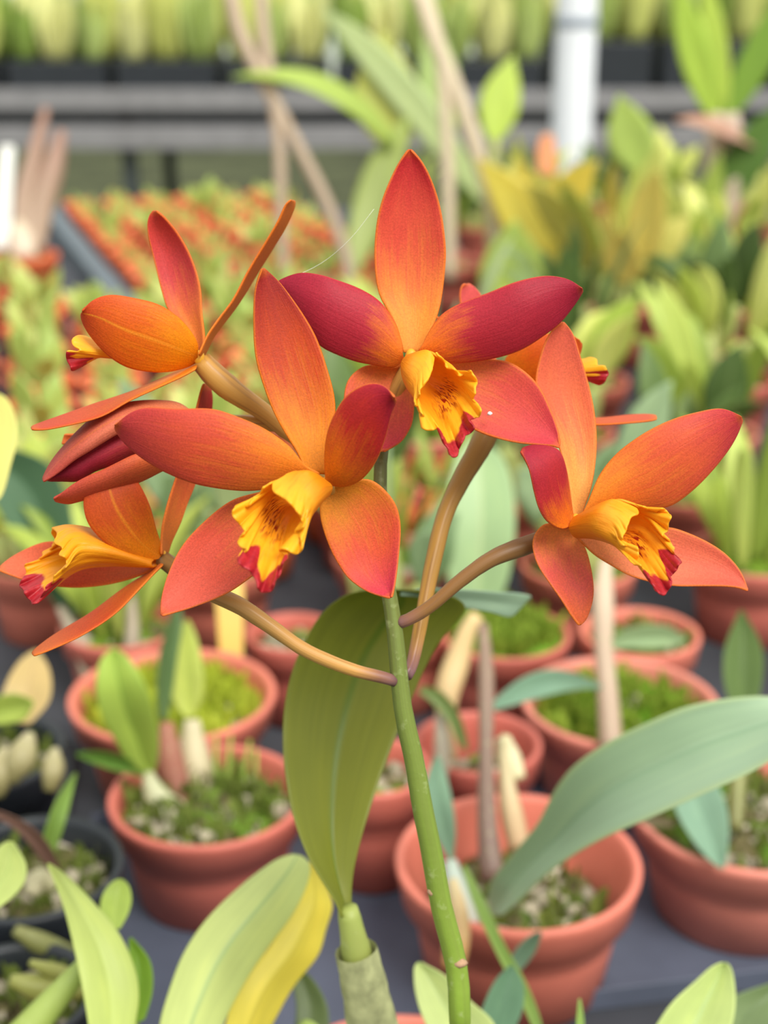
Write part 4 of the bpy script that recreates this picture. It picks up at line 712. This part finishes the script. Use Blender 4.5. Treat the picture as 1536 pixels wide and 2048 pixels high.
# ------------------------------------------------------------------ middle rows: potted orchids, one of each kind built, then copied
def proto(kind, seed):
    q = random.Random(seed); t = thing('potted_orchid', 'potted orchid', 'potted plant', (0, 0, 0))
    r = q.uniform(.050, .060); lathe('pot', pot_prof(r, .075), terra(seed), t, (0, 0, 0), 28)
    soil(t, (0, 0, 0), r * .9, .063, mix_mat(.5, (120, 150, 50)), seed, n=18)
    O = Vector((0, 0, .062)); DN = Vector((0, -1, .55))
    pal = {'broad': ((224, 230, 126), (206, 220, 110), (234, 236, 144), (182, 204, 90)), 'strap': ((194, 212, 100), (210, 224, 120), (158, 180, 78)),
           'glauc': ((176, 200, 156), (158, 186, 138), (196, 212, 156)), 'tall': ((190, 208, 110), (164, 188, 90), (212, 216, 124)),
           'yellow': ((230, 214, 116), (214, 208, 110), (200, 206, 104)), 'dark': ((112, 138, 76), (88, 112, 58), (136, 158, 92))}[kind]
    n = {'broad': 7, 'strap': 10, 'glauc': 7, 'tall': 6, 'yellow': 7, 'dark': 8}[kind]
    for i in range(n):
        a = 2 * math.pi * (i + q.uniform(-.3, .3)) / n; d = Vector((math.cos(a), math.sin(a), 0)); b0 = O + d * r * .5 * q.uniform(.3, 1)
        m = leaf_mat(pal[i % len(pal)], tuple(int(c * .9) for c in pal[(i + 1) % len(pal)]), .35)
        if kind in ('broad', 'glauc', 'yellow', 'dark'):
            hb = q.uniform(.03, .065); e1 = b0 + d * hb * .3 + Vector((0, 0, hb))
            tube('pseudobulb', [b0 - Vector((0, 0, .006)), b0.lerp(e1, .5), e1], [.006, .0105, .005], stem_mat((170, 170, 110), (186, 196, 116), 'bulb'), t, 10, 8)
            ln = q.uniform(.085, .145); e2 = e1 + d * ln * q.uniform(.15, .55) + Vector((0, 0, ln * q.uniform(.45, .95)))
            leaf3('leaf', e1, e2, q.uniform(.030, .046), Vector((0, 0, ln * .18)) - d * ln * .05, m, t, d.cross(Vector((0, 0, 1))).cross(e2 - e1) * -1 if False else (Vector((0, -1, .4)) + d * .5), .18, 14, 7)
        elif kind == 'strap':
            ln = q.uniform(.12, .20); e2 = b0 + d * ln * q.uniform(.2, .6) + Vector((0, 0, ln * q.uniform(.5, .95)))
            leaf3('leaf', b0, e2, q.uniform(.020, .030), Vector((0, 0, ln * .3)), m, t, Vector((0, -1, .4)) + d * .4, .2, 14, 7)
        else:
            hb = q.uniform(.08, .17); e1 = b0 + d * hb * .22 + Vector((0, 0, hb)); 
            tube('cane', [b0 - Vector((0, 0, .006)), b0.lerp(e1, .5) + d * .006, e1], [.005, .0068, .004], stem_mat((176, 156, 126), (180, 180, 120), 'cane'), t, 12, 8)
            for s in (0, 1):
                ln = q.uniform(.07, .12); d2 = Vector((math.cos(a + s * 2.4 + .4), math.sin(a + s * 2.4 + .4), 0)); e2 = e1 + d2 * ln * .55 + Vector((0, 0, ln * .8))
                leaf3('leaf', e1, e2, q.uniform(.028, .040), Vector((0, 0, .02)), m, t, Vector((0, -1, .4)) + d2 * .5, .18, 12, 7)
    return t
KINDS = ['broad', 'strap', 'glauc', 'tall', 'yellow', 'dark', 'broad', 'strap']
LOOK = {'broad': 'potted orchid with broad lime leaves', 'strap': 'potted orchid with arching green leaves', 'glauc': 'potted orchid with pale grey-green leaves',
        'tall': 'potted orchid with bare canes', 'yellow': 'potted orchid with yellowing leaves', 'dark': 'potted orchid with dark green leaves'}
protos = [proto(k, 11 + i) for i, k in enumerate(KINDS)]; used = [False] * len(protos)
ORD = ['first', 'second', 'third', 'fourth', 'fifth', 'sixth', 'seventh', 'eighth', 'ninth', 'tenth', 'eleventh', 'twelfth', 'thirteenth', 'fourteenth', 'fifteenth', 'sixteenth']
def place(i, x, y, sc, label, group):
    loc = (x, y, Z0 - .002); rz = R.uniform(0, 6.28)
    if not used[i]:
        used[i] = True; o = protos[i]; o.location = loc; o.rotation_euler = (0, 0, rz); o.scale = (sc,) * 3; o['label'] = label; o['group'] = group; return o
    return copy_tree(protos[i], loc, rz, sc, label, group)
SPC = [G(px, py, Z0 + h) for px, py, h in ((50, 505, .075), (640, 560, .075), (1050, 590, .08), (900, 520, .08), (1450, 480, .085), (1260, 560, .08))]
rows = [(0.975, -.27, .36, .85), (1.125, -.02, .40, .85), (1.28, .0, .46, .9), (1.44, .03, .50, 1.0), (1.62, .20, .54, 1.05), (1.82, .22, .60, 1.1), (2.05, .16, .68, 1.0), (2.30, .08, .76, .9), (2.60, .02, .84, .85), (2.92, .04, .92, .85)]
wt = [['glauc', 'broad', 'dark', 'strap'], ['broad', 'dark', 'strap', 'glauc'], ['strap', 'broad', 'broad'], ['broad', 'glauc', 'broad', 'dark'], ['tall', 'broad', 'yellow', 'dark', 'strap'], ['yellow', 'tall', 'broad', 'strap'], ['yellow', 'broad', 'dark', 'tall'], ['broad', 'glauc', 'yellow', 'strap'], ['broad', 'dark', 'strap', 'yellow'], ['broad', 'strap', 'dark']]
for ri, (y, x0, x1, sc) in enumerate(rows):
    n = int((x1 - x0) / (.132 * sc)); x = x0 + R.uniform(0, .04); k = 0
    while x < x1:
        if min((Vector((x, y, 0)) - Vector((c.x, c.y, 0))).length for c in SPC) < .118: x += .06; continue
        kd = R.choice(wt[ri]); ii = R.choice([j for j, v in enumerate(KINDS) if v == kd])
        place(ii, x, y + R.uniform(-.012, .012), sc * R.uniform(.94, 1.06), '%s, %s from left in the %s row back' % (LOOK[kd], ORD[min(k, 15)], ORD[ri]), 'potted orchids in the middle rows')
        x += max(.128, .145 * sc) * R.uniform(1.0, 1.12); k += 1
place(1, -.178, .868, .75, 'small arching-leaved orchid squeezed in behind the yellow-mossed pot', 'potted orchids in the middle rows')
place(2, .010, .868, .78, 'grey-green orchid squeezed between two small pots behind the flower stem', 'potted orchids in the middle rows')
for i, u_ in enumerate(used):
    if not u_:
        for ch in list(protos[i].children): bpy.data.objects.remove(ch)
        bpy.data.objects.remove(protos[i])
# ------------------------------------------------------------------ particular plants one can pick out in the blur
def special(label, px, py, pz, r, h, mat, ti=0, cat='potted plant'):
    c = G(px, py, Z0 + h); t = thing('potted_orchid', label, cat, (c.x, c.y, Z0 - .002), 'tall plants among the middle rows')
    lathe('pot', pot_prof(r, h), mat, t, (c.x, c.y, Z0 - .002), 30); soil(t, (c.x, c.y, Z0 - .002), r * .9, h * .85, mix_mat(.4), ti, n=18)
    return t, c
s1, c1 = special('orange pot with bare pale canes and white tag, at left edge by seedling bed', 50, 505, 0, .052, .075, ORNG)
d1 = (c1 - CAM).dot(FW)
for pts, w in ((((60, 500), (52, 420), (66, 330), (92, 215)), 34), (((70, 500), (84, 420), (108, 330), (124, 262)), 44), (((44, 500), (40, 440), (46, 380), (54, 320)), 30)):
    tube('cane', [U(x, y, d1) for x, y in pts], [pxr(v, d1) for v in (w * .8, w, w, w * .4)], stem_mat((196, 172, 150), (160, 120, 104), 'cane'), s1, 18, 10)
tube('pseudobulb', [U(50, 520, d1 - .01), U(44, 470, d1), U(40, 430, d1)], [pxr(v, d1) for v in (50, 58, 20)], stem_mat((226, 206, 186), (206, 190, 160), 'bulb'), s1, 12, 10)
wt_ = blade('plant_tag', [(-14, 500), (-12, 440), (-6, 360), (0, 290)], [(20, 500), (22, 440), (26, 360), (30, 290)], [d1, d1, d1], plain_mat('white_tag', (246, 246, 240), .5, .4, .04, 30, .1), s1, 0, 0, 0, nu=8, nv=5, th=.001); wt_['label'] = 'blank white plastic plant tag'
s2, c2 = special('plant with two long bare brown canes rising behind the upper left flower', 640, 560, 0, .06, .075, terra(1), 3)
d2 = (c2 - CAM).dot(FW)
for pts, ww in ((((572, 600), (562, 420), (560, 320), (548, 200), (530, 90), (520, -30)), (20, 23, 25, 25, 26, 24)), (((706, 590), (690, 510), (655, 410), (600, 300), (555, 215), (510, 130), (478, 60), (460, -20)), (27, 27, 26, 26, 27, 30, 30, 27))):
    tube('cane', [U(x, y, d2) for x, y in pts], [pxr(v, d2) for v in ww], stem_mat((166, 146, 126), (190, 166, 142), 'cane'), s2, 26, 10)
leaf3('leaf', U(790, 290, d2 + .05), U(462, 155, d2 - .02), .055, Vector((.02, 0, .07)), LM((176, 198, 92)), s2, Vector((0, -.5, 1)), .1, 18, 7)
leaf3('leaf', U(700, 560, d2), U(820, 230, d2 + .1), .05, Vector((0, 0, .05)), LM((160, 176, 90)), s2, None, .1, 16, 7)
s3, c3 = special('plant with crossed yellow leaves behind the topmost flower, right of its upper sepal', 1050, 590, 0, .06, .08, terra(2), 5)
d3 = (c3 - CAM).dot(FW)
for b, t, w, col, bend in (((1140, 590), (955, 318), .062, (230, 216, 96), (0, 0, .03)), ((1120, 600), (1030, 310), .05, (214, 198, 80), (0, 0, .02)), ((1085, 470), (1196, 322), .045, (222, 202, 84), (0, 0, .02)), ((1040, 640), (1030, 440), .085, (190, 212, 110), (-.01, 0, 0)), ((1150, 640), (1165, 400), .05, (164, 188, 100), (.02, 0, 0)), ((1180, 620), (1120, 380), .04, (170, 190, 90), (0, 0, .02))):
    leaf3('leaf', U(b[0], b[1], d3), U(t[0], t[1], d3 - .04), w, Vector(bend), LM(col, (0, 0, 0), .4), s3, None, .12, 16, 7)
for pts, ww in ((((900, 560), (898, 420), (892, 250), (880, 100), (850, -20)), (24, 26, 27, 27, 24)), (((1010, 540), (970, 360), (920, 200), (870, 80), (835, -20)), (22, 28, 34, 34, 30))):
    tube('cane', [U(x, y, d3) for x, y in pts], [pxr(v, d3) for v in ww], stem_mat((190, 172, 146), (214, 196, 166), 'cane'), s3, 24, 10)
s4, c4 = special('plant with one upright lime leaf left of the grey post', 900, 520, 0, .06, .08, terra(0), 6)
d4 = (c4 - CAM).dot(FW)
tube('cane', [U(985, 540, d4), U(985, 420, d4), U(990, 280, d4)], [pxr(v, d4) for v in (24, 30, 18)], stem_mat((170, 160, 120), (176, 180, 110), 'cane'), s4, 14, 8)
leaf3('leaf', U(988, 285, d4), U(1028, 110, d4), .056, Vector((-.01, 0, 0)), LM((204, 224, 104), (0, 0, 0), .4), s4, None, .1, 16, 7, fat=.9)
leaf3('leaf', U(880, 300, d4), U(850, 20, d4), .06, Vector((.02, 0, 0)), LM((176, 198, 120)), s4, None, .1, 16, 7)
leaf3('leaf', U(800, 300, d4), U(770, 60, d4), .09, Vector((-.02, 0, 0)), LM((190, 196, 96)), s4, None, .1, 16, 7)
leaf3('leaf', U(985, 420, d4), U(640, 20, d4), .046, Vector((-.05, 0, .1)), LM((196, 212, 150)), s4, None, .1, 18, 7)
s5, c5 = special('tall plant with bright green sword leaves in the upper right corner', 1450, 480, 0, .065, .085, terra(3), 7)
d5 = (c5 - CAM).dot(FW)
for b, t, w, col, bend in (((1432, 240), (1352, -60), .048, (196, 222, 96), (-.01, 0, 0)), ((1440, 250), (1580, -40), .048, (140, 176, 66), (.02, 0, .01)), ((1445, 240), (1410, -70), .04, (206, 226, 104), (0, 0, 0)), ((1430, 420), (1570, 200), .06, (104, 140, 62), (0, 0, .01)), ((1390, 560), (1300, 330), .06, (204, 212, 110), (0, 0, 0)), ((1380, 600), (1440, 300), .055, (176, 196, 90), (0, 0, 0))):
    leaf3('leaf', U(b[0], b[1], d5), U(t[0], t[1], d5 - .05), w, Vector(bend), LM(col, (0, 0, 0), .4), s5, None, .14, 16, 7)
for pts in (((1425, 470), (1430, 360), (1432, 230)), ((1440, 470), (1470, 360), (1462, 230))):
    tube('cane', [U(x, y, d5) for x, y in pts], [pxr(v, d5) for v in (34, 44, 36)], stem_mat((190, 170, 146), (206, 186, 166), 'cane'), s5, 14, 8)
leaf3('leaf', U(1530, 300, d5), U(1350, 240, d5 - .1), .05, Vector((0, 0, .02)), LM((206, 160, 140)), s5, Vector((0, -.6, 1)), .1, 14, 7)
s6, c6 = special('plant with pale green leaf right of the grey post', 1260, 560, 0, .06, .08, terra(1), 8)
d6 = (c6 - CAM).dot(FW)
for b, t, w, col, bend in (((1280, 340), (1238, 190), .06, (196, 216, 120), (0, 0, 0)), ((1270, 520), (1280, 330), .05, (210, 218, 110), (0, 0, 0)), ((1240, 620), (1275, 470), .06, (232, 208, 120), (0, 0, 0)), ((1310, 620), (1400, 470), .05, (160, 184, 110), (0, 0, 0)), ((1200, 640), (1140, 480), .05, (176, 196, 110), (0, 0, .02)), ((1340, 700), (1536, 560), .06, (214, 212, 96), (0, 0, .03)), ((1290, 760), (1380, 620), .07, (190, 214, 120), (0, 0, .03))):
    leaf3('leaf', U(b[0], b[1], d6), U(t[0], t[1], d6 - .03), w, Vector(bend), LM(col, (0, 0, 0), .4), s6, None, .14, 16, 7)
pk = blade('plant_tag', [(1076, 350), (1074, 300), (1084, 268)], [(1112, 350), (1112, 300), (1106, 268)], [d6, d6, d6], plain_mat('peach_tag', (226, 150, 104), .6, .3, .06, 30, .1), s6, 0, 0, 0, nu=8, nv=5, th=.001); pk['label'] = 'peach coloured plant tag'
# ------------------------------------------------------------------ bed of seedlings at the left
def seedling(seed):
    q = random.Random(seed); t = thing('orchid_seedling', 'seedling', 'seedling', (0, 0, 0), 'seedlings in the left bed')
    lathe('pot', pot_prof(.034, .05), ORNG, t, (0, 0, 0), 20); soil(t, (0, 0, 0), .030, .043, mix_mat(.3), seed, .003, 12)
    nl = 3 if seed % 2 == 0 else 6
    for i in range(nl):
        a = 2 * math.pi * (i + q.uniform(-.3, .3)) / nl; d = Vector((math.cos(a), math.sin(a), 0)); b0 = Vector((0, 0, .042)) + d * .008; ln = q.uniform(.026, .046) if seed % 2 == 0 else q.uniform(.045, .08)
        leaf3('leaf', b0, b0 + d * ln * q.uniform(.2, .6) + Vector((0, 0, ln * q.uniform(.5, .9))), q.uniform(.011, .016) * (1 if seed % 2 == 0 else 1.35), Vector((0, 0, ln * .15)), LM(((204, 220, 124), (184, 206, 112), (216, 222, 136))[i % 3], (0, 0, 0), .35), t, Vector((0, -1, .4)) + d * .5, .2, 9, 5)
    return t
SG = [seedling(40 + i) for i in range(4)]; first = [True] * 4
def put_seed(x, y, sc, label):
    i = R.choice((0, 2, 0, 2, 1)) if 'inside' in label else R.choice((1, 3, 1, 0, 2)); rz = R.uniform(0, 6.28); loc = (x, y, Z0 + .0005)
    if first[i]: first[i] = False; o = SG[i]; o.location = loc; o.rotation_euler = (0, 0, rz); o.scale = (sc,) * 3; o['label'] = label; return
    copy_tree(SG[i], loc, rz, sc, label)
ga, gb = G(250, 600, Z0 + .03), G(120, 440, Z0 + .03)
ra, rb_ = Vector((ga.x, ga.y, 0)), Vector((gb.x, gb.y, 0)); dr = (rb_ - ra).normalized(); nr = Vector((dr.y, -dr.x, 0))
ra0 = ra - dr * .10; rl = (rb_ - ra0).length + .20
bt = thing('plastic_tray', 'long dark trough of seedlings in little orange pots at the left', 'tray', ra0 + dr * rl * .5 + nr * .25 + Vector((0, 0, Z0 - .002)), 'plant trays on the near bench')
bt['group'] = 'seedling troughs'
def bar(name, p, q_, w, z0, z1, mat, parent):
    d = (q_ - p).normalized(); s = Vector((d.y, -d.x, 0)) * w * .5; V = []
    for z in (z0, z1): V += [p + s + Vector((0, 0, z)), p - s + Vector((0, 0, z)), q_ - s + Vector((0, 0, z)), q_ + s + Vector((0, 0, z))]
    return mk(name, V, [(0, 1, 2, 3), (7, 6, 5, 4), (0, 4, 5, 1), (1, 5, 6, 2), (2, 6, 7, 3), (3, 7, 4, 0)], mat, parent, (p + q_) / 2 + Vector((0, 0, z0)), None, False)
RAILM = plain_mat('slate_blue_rail', (88, 100, 108), .5, .4, .1, 20)
bar('tray_floor', ra0 + nr * .25, ra0 + dr * rl + nr * .25, .50, Z0 - .0018, Z0, BLACKP, bt)
bar('side_rail', ra0, ra0 + dr * rl, .035, Z0 - .0018, Z0 + .03, RAILM, bt)
bar('side_rail', ra0 + nr * .5, ra0 + nr * .5 + dr * rl, .035, Z0 - .0018, Z0 + .03, RAILM, bt)
bar('end_rail', ra0 + dr * rl, ra0 + dr * rl + nr * .5, .035, Z0 - .0018, Z0 + .03, RAILM, bt)
kk = 0
for i in range(int(rl / .078)):
    for j in range(6):
        p = ra0 + dr * (.05 + i * .078 + R.uniform(-.004, .004)) + nr * (.055 + j * .078 + R.uniform(-.004, .004))
        if (p - Vector((c2.x, c2.y, 0))).length < .10: continue
        put_seed(p.x, p.y, R.uniform(.92, 1.06), 'small lime-leaved seedling in an orange pot inside the dark-railed trough'); kk += 1
for i in range(11):
    for j in range(7):
        y = 1.09 + i * .085; x = -.46 + j * .088 + R.uniform(-.01, .01) - (.02 * i)
        p = Vector((x, y, 0))
        if (p - ra0).dot(nr) > -.06 and (p - ra0).dot(dr) > -.04: continue
        put_seed(x, y, R.uniform(.98, 1.15) * 1.05, 'small lime-leaved seedling in an orange pot in front of the dark-railed trough')
for i in range(5):
    for j in range(3):
        y = 2.0 + i * .10; x = -.78 - .06 * i + j * .10 + R.uniform(-.01, .01); p = Vector((x, y, 0))
        if (p - ra0).dot(nr) > -.07 or (p - Vector((c1.x, c1.y, 0))).length < .10: continue
        put_seed(x, y, R.uniform(.98, 1.15), 'small lime-leaved seedling in an orange pot left of the dark-railed trough')
# ------------------------------------------------------------------ far bench: black trays with young plants
def far_plant(seed):
    q = random.Random(seed); V, Fc, UVs = [], [], []
    for i in range(9):
        a = 2 * math.pi * (i + q.uniform(-.4, .4)) / 9; d = Vector((math.cos(a), math.sin(a), 0)); b0 = d * .02; ln = q.uniform(.26, .44)
        T = b0 + d * ln * q.uniform(.02, .13) + Vector((0, 0, ln * q.uniform(.6, .95))); s = Vector((-d.y, d.x, 0)).lerp(Vector((1, 0, 0)), .5); w = q.uniform(.045, .07); b = len(V)
        M = b0.lerp(T, .5) + Vector((0, 0, ln * .1))
        for k in range(8):
            u = k / 7; p = b0 * (1 - u) ** 2 + M * 2 * u * (1 - u) + T * u * u; hw = w * (.25 + .75 * math.sin(math.pi * min(1, u * .9 + .05))) * (1 - u ** 6)
            for qv in (-1, 0, 1): V.append(p + s * hw * qv + d * (.012 * abs(qv))); UVs.append((u, qv * .5 + .5))
        for k in range(7):
            for v in range(2): Fc.append((b + k * 3 + v, b + k * 3 + v + 1, b + k * 3 + v + 4, b + k * 3 + v + 3))
    o = mk('orchid_plant', V, Fc, LM(((228, 232, 142), (204, 220, 136), (238, 238, 170), (166, 192, 96))[seed % 4], (0, 0, 0), .4), None, (0, 0, 0), UVs, True, .002)
    return o
FP = [far_plant(60 + i) for i in range(4)]; ff = [True] * 4
for i in range(11):
    x = -2.35 + i * .47; tt = box('plastic_tray', (x - .21, FBY + .03, FBZ + .001), (x + .21, FBY + .75, FBZ + (.205 if x > .6 else .125)), BLACKP, None, .006); tz = FBZ + (.203 if x > .6 else .123)
    tag(tt, 'deep black tray on the far bench under leafy young plants, %s from the left' % ORD[i], 'tray', 'deep trays along the far bench')
    for a in range(3):
        for b in range(4):
            j = R.randrange(4); loc = (x - .145 + a * .145 + R.uniform(-.01, .01), FBY + .12 + b * .17 + R.uniform(-.01, .01), tz)
            if ff[j]: ff[j] = False; o = FP[j]
            else: o = FP[j].copy(); COL.objects.link(o)
            o.location = loc; o.rotation_euler = (0, 0, R.uniform(-.5, .5) + (math.pi if R.random() < .5 else 0)); s = R.uniform(.8, 1.15); o.scale = (s, s, s)
            tag(o, 'young leafy plant in a black tray on the far bench', 'plant', 'young plants on the far bench')
# ------------------------------------------------------------------ spider thread and a white fleck on the flowers
th = tube('spider_thread', [U(748, 418, .336), U(700, 478, .338), U(640, 528, .341), U(556, 566, .3385)], [.00004] * 4, plain_mat('thread', (230, 232, 220), .4, .5, .02, 10), None, 14, 6)
tag(th, 'hair-thin spider thread strung left of the topmost flower', 'thread')
fk = tube('white_fleck', [U(975, 829, .3338), U(979, 827, .3335), U(984, 827, .3338)], [.0002, .0005, .0002], plain_mat('white_fleck', (250, 250, 250), .3, .5, .02, 10), None, 10, 8)
tag(fk, 'tiny white fleck on the lower right sepal of the topmost flower', 'fleck')
